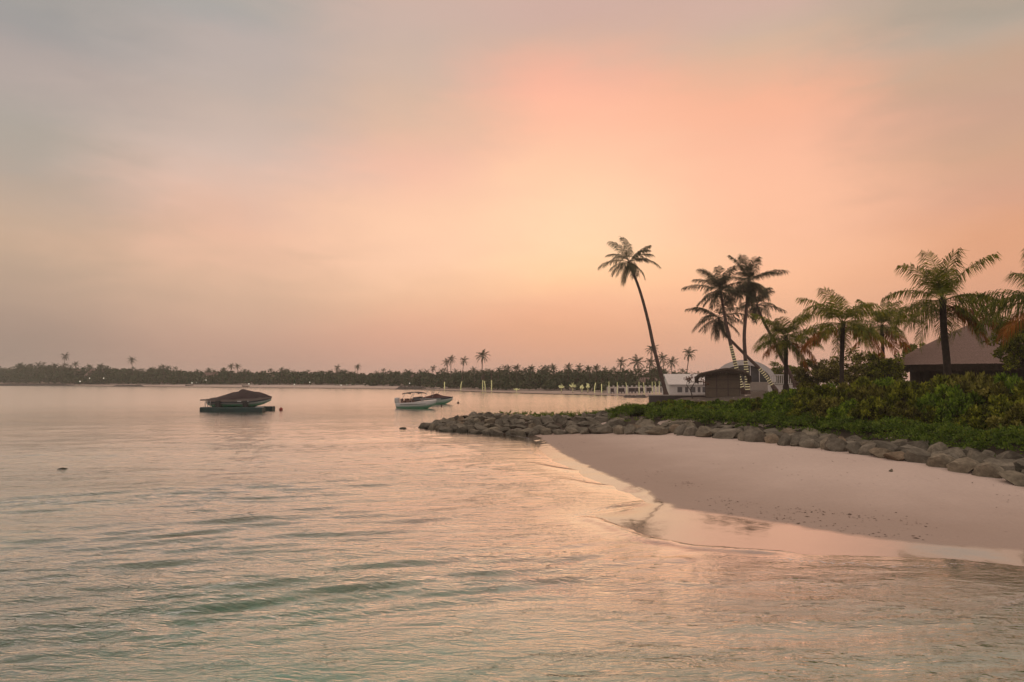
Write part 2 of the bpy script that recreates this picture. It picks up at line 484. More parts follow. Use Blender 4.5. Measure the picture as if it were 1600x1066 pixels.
# ------------------------------------------------------------------ water
def water_material():
    t = NT('lagoon_water'); p = t.pos()
    at_ = t.n('ShaderNodeAttribute'); at_.attribute_name = 'calm'
    fo = t.n('ShaderNodeAttribute'); fo.attribute_name = 'foam'
    calm = at_.outputs['Fac']; foam = fo.outputs['Fac']
    a = t.noise(t.mapping(p, (0.75, 2.2, 1), (0, 0, R(-8))), 1.5, 5, 0.6, 0.4)
    def ridged(vec, sc, d):
        n_ = t.math('SUBTRACT', t.math('MULTIPLY', t.noise(vec, sc, d, 0.6, 0.5), 2.0), 1.0)
        return t.math('SUBTRACT', 1.0, t.math('ABSOLUTE', n_))
    b = ridged(t.mapping(p, (0.9, 2.6, 1), (0, 0, R(12))), 1.7, 3)
    b2 = ridged(t.mapping(p, (1.0, 2.2, 1), (0, 0, R(-24))), 2.9, 3)
    c = t.noise(t.mapping(p, (2.0, 2.6, 1), (0, 0, R(40))), 1.1, 3, 0.5)
    b = t.math('ADD', b, t.math('MULTIPLY', b2, 0.6))
    gust = t.step(t.noise(t.mapping(p, (0.5, 1.0, 1), (0, 0, R(10))), 0.11, 3), 0.30, 0.72)
    h = t.math('ADD', t.math('MULTIPLY', a, 1.0), t.math('ADD', t.math('MULTIPLY', b, 0.55), t.math('MULTIPLY', c, 0.5)))
    h = t.math('MULTIPLY', h, t.math('MULTIPLY', t.math('ADD', 0.45, t.math('MULTIPLY', gust, 0.7)), calm))
    nm = t.bump(h, 1.0, 0.075)
    geo = t.n('ShaderNodeNewGeometry')
    fr = t.n('ShaderNodeFresnel'); fr.inputs['IOR'].default_value = 1.36; t.l(nm, fr.inputs['Normal'])
    fac = t.math('MULTIPLY', t.math('SUBTRACT', 1.0, t.math('POWER', t.math('SUBTRACT', 1.0, fr.outputs[0]), 4.1)), t.math('SUBTRACT', 1.0, geo.outputs['Backfacing']))
    gl = t.n('ShaderNodeBsdfGlossy'); gl.inputs['Color'].default_value = (1.0, 0.96, 0.92, 1); t.l(t.math('ADD', 0.02, t.math('MULTIPLY', t.step(t.n('ShaderNodeAttribute', attribute_name='far').outputs['Fac'], 0.0, 1.0), 0.16)), gl.inputs['Roughness']); t.l(nm, gl.inputs['Normal'])
    tr = t.n('ShaderNodeBsdfRefraction'); tr.inputs['IOR'].default_value = 1.33; tr.inputs['Roughness'].default_value = 0.0; t.l(nm, tr.inputs['Normal'])
    mx = t.n('ShaderNodeMixShader'); t.l(fac, mx.inputs[0]); t.l(tr.outputs[0], mx.inputs[1]); t.l(gl.outputs[0], mx.inputs[2])
    df = t.n('ShaderNodeBsdfDiffuse'); df.inputs['Color'].default_value = (0.75, 0.72, 0.7, 1)
    m2 = t.n('ShaderNodeMixShader')
    ff = t.math('MULTIPLY', foam, t.step(t.noise(t.mapping(p, (1.5, 3, 1)), 5.0, 5, 0.7), 0.46, 0.66))
    t.l(ff, m2.inputs[0]); t.l(mx.outputs[0], m2.inputs[1]); t.l(df.outputs[0], m2.inputs[2])
    t.l(m2.outputs[0], t.out.inputs['Surface'])
    ab = t.n('ShaderNodeVolumeAbsorption'); ab.inputs['Color'].default_value = (0.0, 0.87, 0.72, 1); ab.inputs['Density'].default_value = 0.62
    t.l(ab.outputs[0], t.out.inputs['Volume'])
    return t.m

WAVELETS = [([gnd(*q) for q in pl], a, w) for pl, a, w in (
    (((895, 797), (950, 791), (1014, 783)), 0.030, 0.13),
    (((905, 804), (960, 800), (1008, 791)), 0.022, 0.10),
    (((905, 806), (930, 812), (955, 822), (985, 834), (1020, 845), (1080, 855), (1150, 860), (1260, 866)), 0.050, 0.14),
    (((822, 722), (860, 730), (912, 738)), 0.035, 0.20),
    (((870, 747), (930, 758), (1006, 764)), 0.030, 0.18),
    (((900, 880), (980, 873), (1090, 876)), 0.035, 0.14),
    (((1080, 992), (1250, 976), (1390, 972), (1500, 966), (1560, 950), (1640, 930)), 0.050, 0.10),
    (((1010, 905), (1130, 915), (1240, 905), (1330, 912)), 0.028, 0.09),
    (((1190, 1012), (1320, 1022), (1450, 1012)), 0.016, 0.09),
    (((700, 728), (745, 730), (790, 738)), 0.045, 0.28),
)]
def near_line(pl, X, Y):
    """signed distance (positive on the shore side) to an open line and the place along it, 0..1"""
    best = np.full(X.shape, 1e9); sg = np.ones(X.shape); tt = np.zeros(X.shape); n = len(pl) - 1
    for i in range(n):
        a, b = pl[i], pl[i + 1]; ex, ey = b[0] - a[0], b[1] - a[1]
        t = np.clip(((X - a[0]) * ex + (Y - a[1]) * ey) / (ex * ex + ey * ey), 0, 1)
        dd = np.hypot(X - a[0] - t * ex, Y - a[1] - t * ey); m = dd < best
        best = np.where(m, dd, best); tt = np.where(m, (i + t) / n, tt)
        sg = np.where(m, np.sign(ex * (Y - a[1]) - ey * (X - a[0])), sg)
    return best * sg, tt

def wave_z(X, Y):
    d = shore_d(X, Y); dist = np.hypot(X, Y)
    fade = np.clip(1.25 - dist / 60.0, 0.0, 1.0) * sm((-d) / 5.0 + 0.12)
    wx = X + 0.9 * vnoise(X * 0.22, Y * 0.22, 21); wy = Y + 0.9 * vnoise(X * 0.2, Y * 0.2, 22)
    z = np.zeros_like(X)
    ca, sa = math.cos(R(20)), math.sin(R(20))       # cat's-paws: strips of steeper ripples
    band = np.clip(0.85 + 1.1 * vnoise((X * ca + Y * sa) * 0.16, (Y * ca - X * sa) * 0.55, 81) + 0.3 * vnoise(X * 0.6, Y * 0.9, 82), 0.3, 2.3)
    for lam, ang, amp, s in ((5.2, 99, 0.013, 6), (3.1, 103, 0.011, 1), (2.1, 92, 0.009, 2), (1.4, 108, 0.009, 3), (0.95, 98, 0.0105, 4), (0.74, 109, 0.0105, 5), (0.55, 95, 0.009, 7), (0.46, 113, 0.0075, 8), (0.36, 102, 0.0055, 9)):
        k = 2 * math.pi / lam; a = R(ang)
        ph = k * (wx * math.cos(a) + wy * math.sin(a)) + 1.7 * s
        mod = 0.6 + 0.5 * vnoise(X * 0.22 / lam + s * 9, Y * 0.5 / lam, 30 + s)
        sn = np.sin(ph)
        if lam < 1.2: mod = mod * band
        z += amp * mod * (sn + 0.25 * np.cos(2 * ph))
    z *= fade * (1.0 + 0.25 * sm((1.0 - X) / 6.0))
    # swash fronts and small breaking wavelets near the beach
    for off, w, amp, s in ((-1.6, 0.24, 0.022, 2), (-3.0, 0.30, 0.035, 3)):
        q = d - off + 0.5 * vnoise(X * 0.4 + s, Y * 0.4, 40 + s)
        lee = np.where(q > 0, w * 0.6, w * 2.2)
        z += amp * np.exp(-(q / lee) ** 2) * np.clip(0.35 + 0.9 * vnoise(X * 0.3, Y * 0.3, 50 + s), 0, 1) * np.clip(1.4 - dist / 45, 0, 1)
    for pl, amp, w in WAVELETS:
        e, tt = near_line(pl, X, Y)
        e = e + 0.06 * vnoise(X * 1.8, Y * 1.8, 71) + 0.03 * vnoise(X * 5, Y * 5, 72)
        z += amp * np.exp(-(e / np.where(e > 0, w, w * 1.8)) ** 2) * sm(tt / 0.12) * sm((1 - tt) / 0.12) * (0.75 + 0.35 * vnoise(X * 1.2, Y * 1.2, 73))
    return z

xw = axis([(-1250,-80,60,4),(-80,-20,3,0.22),(-20,-12,0.2,0.09),(-12,16,0.09,0.09),(16,40,0.3,2),(40,1250,3,60)])
yw = axis([(-55,4,4,0.3),(4,24,0.06,0.12),(24,60,0.12,0.5),(60,200,0.8,3),(200,1250,4,60)])
V, F = grid_mesh('water', xw, yw, wave_z, None)
nx, ny = len(xw), len(yw)
# closed body: rim faces and a bottom well below the sea bed
top_n = len(V)
idx = np.arange(nx * ny).reshape(ny, nx)
rim = np.concatenate([idx[0, :-1], idx[:-1, -1], idx[-1, :0:-1], idx[:0:-1, 0]])
low = V[rim].copy(); low[:, 2] = -3.6
V2 = np.concatenate([V, low]); nr = len(rim)
Fl = [tuple(q) for q in F]
side = [(int(rim[(k + 1) % nr]), int(rim[k]), top_n + k, top_n + (k + 1) % nr) for k in range(nr)]
me = bpy.data.meshes.new('water')
ncap = tuple(reversed(range(top_n, top_n + nr)))
me.from_pydata([tuple(p) for p in V2], [], Fl + side + [ncap])
me.polygons.foreach_set('use_smooth', [True] * len(Fl) + [False] * (len(side) + 1))
dS = shore_d(V[:, 0], V[:, 1])
dist = np.hypot(V[:, 0], V[:, 1])
calm = np.concatenate([np.clip(0.12 + sm((-dS) / 4.0), 0, 1) * (0.30 + 0.70 / (1 + (dist / 26.0) ** 2)), np.ones(nr) * 0.05])
foam = np.concatenate([0.95 * np.exp(-((dS + 0.40 + 0.5 * vnoise(V[:, 0] * 0.4 + 1, V[:, 1] * 0.4, 41)) / 0.16) ** 2) * np.clip(0.45 + vnoise(V[:, 0] * 0.5, V[:, 1] * 0.5, 61), 0, 1), np.zeros(nr)])
for wi, amt in ((2, 0.75), (6, 0.8), (7, 0.35)):
    e_, t_ = near_line(WAVELETS[wi][0], V[:, 0], V[:, 1])
    e_ = e_ + 0.06 * vnoise(V[:, 0] * 1.8, V[:, 1] * 1.8, 71)
    foam[:len(V)] = np.maximum(foam[:len(V)], amt * np.exp(-((e_ - 0.06) / 0.09) ** 2) * np.clip(0.5 + 0.8 * vnoise(V[:, 0] * 0.9, V[:, 1] * 0.9, 63), 0, 1) * (t_ > (0.35 if wi == 2 else 0.55 if wi == 6 else 0.0)))
a = me.attributes.new('calm', 'FLOAT', 'POINT'); a.data.foreach_set('value', calm.astype(np.float32))
a = me.attributes.new('far', 'FLOAT', 'POINT'); a.data.foreach_set('value', np.concatenate([np.clip((dist - 15) / 110, 0, 1), np.ones(nr)]).astype(np.float32))
a = me.attributes.new('foam', 'FLOAT', 'POINT'); a.data.foreach_set('value', foam.astype(np.float32))
me.materials.append(water_material()); me.update()
water = bpy.data.objects.new('water', me); COL.objects.link(water); tag(water, kind='structure')

# ------------------------------------------------------------------ shared materials
M = {}
M['bark'] = plain('palm_bark', (0.12, 0.082, 0.07), 0.9, 0.4, 4.0, 0.5)
M['bark_dark'] = plain('dark_bark', (0.035, 0.028, 0.022), 0.9, 0.4, 4.0, 0.5)
M['frond'] = leafy('palm_frond', [(0.1, (0.047, 0.070, 0.007)), (0.5, (0.157, 0.197, 0.018)), (0.9, (0.388, 0.359, 0.035))], 0.42)
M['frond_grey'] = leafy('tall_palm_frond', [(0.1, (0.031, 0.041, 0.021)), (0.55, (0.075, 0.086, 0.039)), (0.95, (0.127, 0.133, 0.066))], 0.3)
M['dry'] = leafy('dry_frond', [(0.1, (0.204, 0.072, 0.013)), (0.6, (0.425, 0.162, 0.021)), (0.95, (0.468, 0.230, 0.043))], 0.45)
M['fairy'] = glow('string_lights', (1.0, 0.80, 0.42), 0.7)
M['far_leaf'] = leafy('far_foliage', [(0.1, (0.022, 0.040, 0.014)), (0.4, (0.046, 0.072, 0.024)), (0.7, (0.074, 0.095, 0.036)), (0.95, (0.110, 0.118, 0.060))], 0.2)
M['white'] = plain('white_paint', (0.78, 0.76, 0.74), 0.5, 0.06, 2.0)
M['glass'] = NT('window_glass').done(NT('tmp').bsdf((0.1, 0.1, 0.1))) if False else None
def glass_dark():
    t = NT('dark_window_glass'); return t.done(t.bsdf((0.045, 0.05, 0.055), 0.06, Specular_IOR_Level=0.6))
M['glass'] = glass_dark()

# ------------------------------------------------------------------ palms
def frond_geo(mb_v, mb_f, o, az_, e0, Ln, droop, nl, ll, width, rng, wind=0.0, hang=0.5, rach=0.03, seg=9):
    """one pinnate leaf: a drooping midrib with leaflets on both sides"""
    pts = []; tans = []
    p = np.array(o, float); a = az_
    ss = np.linspace(0, 1, seg + 1)
    for i, s in enumerate(ss):
        e = e0 - droop * s ** 1.25
        a = az_ + wind * s * s
        tv = np.array([math.cos(e) * math.cos(a), math.cos(e) * math.sin(a), math.sin(e)])
        pts.append(p.copy()); tans.append(tv)
        p = p + tv * (Ln / seg)
    pts = np.array(pts); tans = np.array(tans)
    # midrib: a thin three-sided tube
    base = len(mb_v)
    for i, s in enumerate(ss):
        r = rach * (1 - 0.85 * s)
        sd_ = np.array([-math.sin(az_), math.cos(az_), 0.0])
        up = np.cross(sd_, tans[i]) * -1
        for q in (sd_ * r, -sd_ * r, -up * r * 1.2):
            mb_v.append(tuple(pts[i] + q))
    for i in range(seg):
        for k in range(3):
            k2 = (k + 1) % 3
            mb_f.append((base + i * 3 + k, base + i * 3 + k2, base + i * 3 + 3 + k2, base + i * 3 + 3 + k))
    roll = rng.uniform(-0.4, 0.4)
    for j in range(nl):
        s = 0.16 + 0.84 * (j + rng.uniform(0, 0.6)) / nl
        s = min(s, 0.999)
        fi = s * seg; i0 = int(fi); fr = fi - i0
        c = pts[i0] * (1 - fr) + pts[min(i0 + 1, seg)] * fr
        tv = tans[i0]
        aa = az_ + wind * s * s
        sdv = np.array([-math.sin(aa), math.cos(aa), 0.0])
        up = np.cross(tv, sdv)
        l0 = ll * (0.35 + 0.65 * math.sin(math.pi * min(1.0, 0.10 + 0.80 * s)) ** 0.8) * rng.uniform(0.8, 1.12)
        for sg in (-1, 1):
            if rng.random() < 0.05: continue
            d1 = tv * (0.45 + 0.5 * s) + sdv * sg * (0.95 - 0.45 * s) + up * (0.12 + sg * roll * 0.5) + np.array([0, 0, -0.22]) + rng.normal(0, 0.09, 3)
            d1 /= np.linalg.norm(d1)
            d2 = d1 + np.array([0, 0, -hang * rng.uniform(1.3, 3.0)]) + rng.normal(0, 0.08, 3)
            d2 /= np.linalg.norm(d2)
            w = width * rng.uniform(0.8, 1.15)
            m = c + d1 * l0 * 0.5; tip = m + d2 * l0 * 0.55
            wv = tv * w * 0.5
            b = len(mb_v)
            mb_v.extend([tuple(c - wv * 0.6), tuple(c + wv * 0.6), tuple(m + wv), tuple(m - wv), tuple(tip)])
            mb_f.append((b, b + 1, b + 2, b + 3)); mb_f.append((b + 3, b + 2, b + 4))

def mesh_vf(name, v, f, m, parent):
    me = bpy.data.meshes.new(name); me.from_pydata(v, [], f); me.materials.append(m); me.update()
    o = bpy.data.objects.new(name, me); COL.objects.link(o); o.parent = parent; return o

def bez(pts, n):
    """smooth curve through points (Catmull-Rom)"""
    P = [np.array(p, float) for p in pts]; P = [2 * P[0] - P[1]] + P + [2 * P[-1] - P[-2]]
    out = []; segs = len(P) - 3
    for i in range(n + 1):
        u = i / n * segs; k = min(int(u), segs - 1); t = u - k
        a, b, c, d = P[k:k + 4]
        out.append(0.5 * (2 * b + (c - a) * t + (2 * a - 5 * b + 4 * c - d) * t * t + (3 * b - a - 3 * c + d) * t ** 3))
    return out

def palm(label, base, path, crown_r, seed, n=26, r0=0.2, r1=0.1, m_frond='frond', m_bark='bark', dry=0, lo=-40, hi=82, hang=0.55, nl=36, ll=None, width=None, wind=(0, 0.0), lights=None, group=None, droop=(0.75, 1.35), trunkn=28, young=0.85, name='palm_tree', wl=0.03, dry_az=None):
    """BASE world point, PATH world points from base to crown, CROWN_R leaf length"""
    rng = np.random.default_rng(seed)
    root = empty(name, base, label, 'palm tree', group)
    B = np.array(base, float)
    c = [np.array(p, float) - B for p in bez(path, trunkn)]
    mb = MB(); rad = []
    for i in range(len(c)):
        s = i / (len(c) - 1)
        rad.append((r0 + (r1 - r0) * s + r0 * 0.55 * max(0, 1 - s * 9) ** 2) * (1.0 + 0.05 * (i % 2)))
    c0 = [c[0] - np.array([0, 0, 0.5])] + c
    mb.tube(c0, [rad[0]] + rad, 10)
    mb.build('trunk', M[m_bark], root, smooth=True)
    top = c[-1]
    v, f, dv, df_ = [], [], [], []
    ga = 2.399963
    ll = (ll or crown_r * 0.24) * 1.35; width = (width or crown_r * 0.016) * 0.86; nl = int(nl * 1.15); n = n + 3
    for k in range(n):
        s = (k + 0.5) / n
        e = R(hi + (lo - hi) * s ** young) + rng.normal(0, 0.17)
        a = k * ga + rng.normal(0, 0.34) + seed
        Lk = crown_r * rng.uniform(0.78, 1.12) * (0.72 + 0.28 * math.sin(math.pi * min(1, 0.15 + s)))
        w = wind[1] * math.sin(wind[0] - a)
        dr = rng.uniform(*droop) * (0.8 if s < 0.25 else 1.0)
        if e < 0: dr *= 0.65
        frond_geo(v, f, top + np.array([0, 0, 0.02 * crown_r]), a, e, Lk, dr, nl, ll, width, rng, w, hang, wl)
    for k in range(dry):
        a = (dry_az[k % len(dry_az)] if dry_az else k * 2.1 + seed * 1.3) + rng.normal(0, 0.2)
        frond_geo(dv, df_, top - np.array([0, 0, 0.04 * crown_r]), a, R(rng.uniform(-34, -8)), crown_r * rng.uniform(0.75, 0.95), rng.uniform(0.5, 0.9), nl, ll * 1.0, width * 1.2, rng, 0, 1.0, wl)
    mesh_vf('crown', v, f, M[m_frond], root)
    if dry:
        o = mesh_vf('dry_fronds', dv, df_, M['dry'], root); o['label'] = 'orange drying fronds hanging low in the crown'
    # cluster of leaf bases at the crown's heart
    hb = MB(); hb.ball(top, r1 * 1.25, 8, sq=(1, 1, 1.6)); hb.build('crown_heart', M[m_bark], root, smooth=True)
    if lights:
        s0, s1, stepm = lights
        lb = MB(); ln = 0.0; acc = 0.0
        for i in range(len(c) - 1):
            a, b = c[i], c[i + 1]; sl = np.linalg.norm(b - a); q = 0.0
            tv = (b - a) / sl
            while acc + (sl - q) >= stepm:
                q += stepm - acc; acc = 0.0
                s = (i + q / sl) / (len(c) - 1)
                if s0 <= s <= s1:
                    rr = (r0 + (r1 - r0) * s) * 1.16
                    p = a + tv * q
                    tilt = np.array([0.0, 0.0, 1.0]) * 0.0
                    lb.tube([p - tv * 0.026, p + tv * 0.026], [rr, rr], 10)
            acc += sl - q
        lb.build('string_lights', M['fairy'], root)['label'] = 'rings of warm yellow fairy lights wound round the lower trunk'
    return root

def pxpath(pts, Y, dY=0.0):
    n = len(pts)
    return [at(p[0], p[1], Y + dY * i / (n - 1)) for i, p in enumerate(pts)]

DA = 85.0
P_ = pxpath([(1041,619),(1035,594),(1022,545),(1013,503),(1000,455),(983,410)], DA, -2)
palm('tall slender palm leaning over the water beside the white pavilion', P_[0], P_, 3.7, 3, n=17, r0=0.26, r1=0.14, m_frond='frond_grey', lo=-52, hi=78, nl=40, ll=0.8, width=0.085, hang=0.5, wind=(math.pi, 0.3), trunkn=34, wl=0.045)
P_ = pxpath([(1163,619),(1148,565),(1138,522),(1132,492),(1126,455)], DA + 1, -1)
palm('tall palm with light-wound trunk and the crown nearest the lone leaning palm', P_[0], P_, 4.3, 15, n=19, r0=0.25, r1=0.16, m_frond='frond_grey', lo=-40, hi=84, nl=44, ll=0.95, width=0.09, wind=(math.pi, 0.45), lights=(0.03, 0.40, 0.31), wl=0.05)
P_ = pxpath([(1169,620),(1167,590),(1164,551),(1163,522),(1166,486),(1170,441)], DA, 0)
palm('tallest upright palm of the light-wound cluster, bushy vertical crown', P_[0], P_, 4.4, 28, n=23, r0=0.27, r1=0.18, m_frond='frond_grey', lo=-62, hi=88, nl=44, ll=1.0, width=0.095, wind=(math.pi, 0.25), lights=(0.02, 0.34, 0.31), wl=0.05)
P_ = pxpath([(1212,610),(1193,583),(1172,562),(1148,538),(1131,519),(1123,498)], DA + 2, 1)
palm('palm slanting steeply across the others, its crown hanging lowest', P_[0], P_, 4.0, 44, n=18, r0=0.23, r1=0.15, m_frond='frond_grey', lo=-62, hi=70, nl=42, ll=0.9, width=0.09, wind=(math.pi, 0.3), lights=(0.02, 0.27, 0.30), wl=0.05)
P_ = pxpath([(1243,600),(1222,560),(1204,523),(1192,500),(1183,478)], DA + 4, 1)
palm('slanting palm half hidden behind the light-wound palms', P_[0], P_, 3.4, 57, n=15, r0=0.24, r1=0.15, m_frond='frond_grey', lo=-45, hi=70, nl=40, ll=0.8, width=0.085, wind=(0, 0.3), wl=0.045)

Y = 58.0
P_ = pxpath([(1228,604),(1228,575),(1228,530)], Y)
palm('short palm closest to the arched white building, orange lower fronds', P_[0], P_, 3.3, 61, n=17, r0=0.17, r1=0.17, m_bark='bark_dark', dry=3, lo=-34, hi=74, nl=44, ll=0.95, width=0.07, dry_az=[0.1, 3.4, -0.6, 2.9], hang=0.65)
Y = 50.0
P_ = pxpath([(1315,604),(1315.5,560),(1317,507)], Y)
palm('short palm with dark straight trunk and orange fronds amid the hedge', P_[0], P_, 3.6, 77, n=19, r0=0.15, r1=0.15, m_bark='bark_dark', dry=4, lo=-32, hi=74, nl=46, ll=0.95, width=0.065, dry_az=[3.3, 0.0, -0.5, 2.9, 3.7, 0.3], hang=0.7)
Y = 60.0
P_ = pxpath([(1383,600),(1380,560),(1378,512)], Y)
palm('young palm mostly hidden behind its neighbours beside the thatched roof', P_[0], P_, 3.3, 82, n=14, r0=0.14, r1=0.14, m_bark='bark_dark', dry=3, lo=-20, hi=80, nl=42, ll=0.9, width=0.07, dry_az=[0.0, 0.5, 3.0])
Y = 38.0
P_ = pxpath([(1482,606),(1479,560),(1475,520),(1473,472)], Y)
palm('large foreground palm with full spreading crown before the thatched roof', P_[0], P_, 3.45, 93, n=20, r0=0.19, r1=0.16, m_bark='bark_dark', dry=3, lo=-36, hi=80, nl=52, ll=0.92, width=0.055, dry_az=[0.15, -0.35, -0.1], hang=0.75, droop=(0.85, 1.3))
Y = 33.0
P_ = pxpath([(1640,606),(1642,540),(1645,470)], Y)
palm('palm cut off by the picture edge with long fronds reaching over the roof', P_[0], P_, 3.9, 104, n=20, r0=0.18, r1=0.16, m_bark='bark_dark', dry=1, lo=-45, hi=70, nl=54, ll=0.95, width=0.055, dry_az=[3.3, 2.9], hang=0.8)

# distant palms: three kinds, copied
def far_palm_proto(seed, h, r, lean):
    v, f = [], []
    rng = np.random.default_rng(seed)
    root = empty('palm_tree', (0, 0, 0), 'distant palm', 'palm tree', 'distant palms')
    c = bez([(0, 0, 0), (lean * 0.2, 0, h * 0.4), (lean, 0, h)], 8)
    mb = MB(); mb.tube([c[0] - np.array([0, 0, 1])] + c, [0.25] + [0.22 - 0.1 * i / 8 for i in range(9)], 6)
    mb.build('trunk', M['bark'], root, smooth=True)
    for k in range(18):
        s = (k + 0.5) / 18
        frond_geo(v, f, c[-1], k * 2.4 + seed, R(80 - 125 * s) + rng.normal(0, .1), r * rng.uniform(.8, 1.1), rng.uniform(.9, 1.5), 14, r * 0.26, r * 0.06, rng, 0.3 * math.sin(seed - k * 2.4), 0.5, 0.06, 5)
    mesh_vf('crown', v, f, M['far_leaf'], root)
    return root
FAR_H = 10.0
protos = [far_palm_proto(s, FAR_H, 2.9, l) for s, l in ((1, 1.2), (2, -0.9), (5, 0.3))]
used = [False] * 3
def far_depth(px):
    xs_ = [q[0] for q in FARP]; ds = [gnd(*q)[1] for q in FARP]
    return float(np.interp(px, xs_, ds))
FPAL = [ # px, crown y, crown radius px, extra depth, kind, label
 (102,557,7,30,0,'lone distant palm standing highest above the woods at the far point'),
 (206,563,7,30,1,'lone distant palm over thatched roofs between two wooded stretches'),
 (361,573,6,30,2,None),(371,573,6,34,1,None),(527,575,6,28,0,None),(559,574,6,28,2,None),(677,576,6,30,0,None),
 (698,567,8,30,1,None),(705,562,8,32,2,None),(725,564,8,30,0,None),(754,557,12,26,2,'tallest palm of the distant shore, behind the pair of lit trunks'),
 (971,567,10,40,0,None),(995,567,14,40,1,'broad bushy distant palm before the brown beach roof'),(1019,546,11,45,2,None),(1017,567,11,40,0,None),(1035,561,11,50,1,None),(1050,567,11,52,2,None),
 (1077,553,12,60,0,'single slender distant palm rising behind the white pavilion roof'),
 (60,570,6,24,0,None),(85,572,6,26,1,None),(118,570,6,25,2,None),(140,574,6,22,1,None),(157,573,6,24,0,None),(30,572,6,30,2,None),(255,574,6,26,1,None),(440,578,5,24,2,None),
 (538,582,5,22,0,None),(610,582,5,22,1,None),(795,576,7,24,1,None),(808,575,7,26,2,None),(830,576,7,26,0,None),(864,574,7,28,1,None),(888,574,8,26,2,None),(905,575,8,28,0,None),(920,577,7,25,1,None),(932,575,7,30,2,None),(945,578,6,28,0,None),(960,578,6,30,1,None),(780,578,6,26,0,None),(740,578,6,25,1,None)]
for px, cy, rp, ex, kd, lb in FPAL:
    D = far_depth(px) + ex; top = at(px, cy, D)
    o = protos[kd] if not used[kd] else copy_tree(protos[kd]); used[kd] = True
    g = hz(top.x, D); k = (top.z - g) / FAR_H; kr = rp * D / FPX / 2.6
    o.location = (top.x - (1.2, -0.9, 0.3)[kd] * kr, D, g)
    o.scale = (kr, kr, 1.0 * k)
    for ch in o.children:
        if ch.name.startswith('crown'):
            # keep the leaves' own proportions while the trunk stretches
            s = kr / k
            ch.scale = (1, 1, s); ch.location = (0, 0, FAR_H * (1 - s))
    if lb: o['label'] = lb; o['group'] = 'distant palms'
    else: o['label'] = 'small distant palm head poking out of the far tree line'

# ------------------------------------------------------------------ far wood: one mass
SKYL = [(-120,572),(0,573),(15,579),(30,571),(60,569),(100,572),(130,575),(160,574),(180,575),(205,576),(220,579),(250,575),(290,579),(320,580),(355,579),(400,581),(440,579),(480,581),(520,580),(550,581),(575,585),(600,581),(650,582),(690,581),(730,580),(770,579),(800,578),(850,578),(900,578),(950,580),(1000,582),(1040,582),(1100,584),(1250,585)]
def wood():
    rng = np.random.default_rng(5)
    Vs, Fs = [], []; nb = 0
    pv, pf = [], []
    px = -130.0
    while px < 1260:
        D0 = far_depth(px)
        topy = np.interp(px, [q[0] for q in SKYL], [q[1] for q in SKYL])
        for row, off in ((0, 24), (1, 31), (2, 40), (3, 54)):
            D = D0 + off + rng.uniform(-4, 4)
            if px > 1005: D = 128 + off * 1.2 + rng.uniform(-4, 4)
            zt = at(px, topy, D).z
            x = at(px + rng.uniform(-6, 6), 600, D).x
            g = hz(x, D)
            hh = (zt - g) * (0.55, 0.78, 0.95, 1.0)[row] * rng.uniform(0.86, 1.08)
            r = hh * rng.uniform(0.5, 0.85)
            n = int(150 + 40 * row)
            th = rng.uniform(0, 2 * math.pi, n); ph = np.arccos(rng.uniform(-0.35, 1, n)); rr = rng.uniform(0.6, 1.0, n)
            rr *= 1 + 0.25 * np.sin(3 * th + px) * np.sin(2 * ph)
            C = np.stack([x + r * rr * np.sin(ph) * np.cos(th), D + r * rr * np.sin(ph) * np.sin(th), g + hh * (0.36 + 0.6 * rr * np.cos(ph))], -1)
            C[:, 2] = np.maximum(C[:, 2], g + 0.2)
            sz = rng.uniform(0.3, 0.75, n) * (D / 250) ** 0.5
            u = rng.normal(size=(n, 3)); u /= np.linalg.norm(u, axis=1)[:, None]
            w = np.cross(u, rng.normal(size=(n, 3))); w /= np.linalg.norm(w, axis=1)[:, None]
            q = np.stack([C - u * sz[:, None], C + w * sz[:, None] * 0.6, C + u * sz[:, None], C - w * sz[:, None] * 0.6], 1)
            Vs.append(q.reshape(-1, 3)); Fs.append(np.arange(nb, nb + 4 * n).reshape(-1, 4)); nb += 4 * n
            if row >= 1 and rng.random() < 0.5:
                c = (x, D, g + hh * rng.uniform(0.9, 1.08)); cr = rng.uniform(1.3, 2.0)
                for k in range(11):
                    s = (k + .5) / 11
                    frond_geo(pv, pf, c, k * 2.4 + px, R(75 - 100 * s), cr * rng.uniform(.8, 1.1), 1.2, 7, cr * 0.3, cr * 0.11, rng, 0, 0.4, 0.05, 4)
        px += 9 * 250 / max(180, D0)
    V = np.concatenate(Vs); F = np.concatenate(Fs)
    pv = np.array(pv); b = len(V)
    faces = [tuple(q) for q in F] + [tuple(i + b for i in q) for q in pf]
    me = bpy.data.meshes.new('woodland'); me.from_pydata([tuple(p) for p in V] + [tuple(p) for p in pv], [], faces)
    me.materials.append(M['far_leaf']); me.update()
    o = bpy.data.objects.new('woodland', me); COL.objects.link(o)
    tag(o, 'dense low tropical wood lining the whole far shore behind the beach', 'woodland', kind='stuff')
wood()

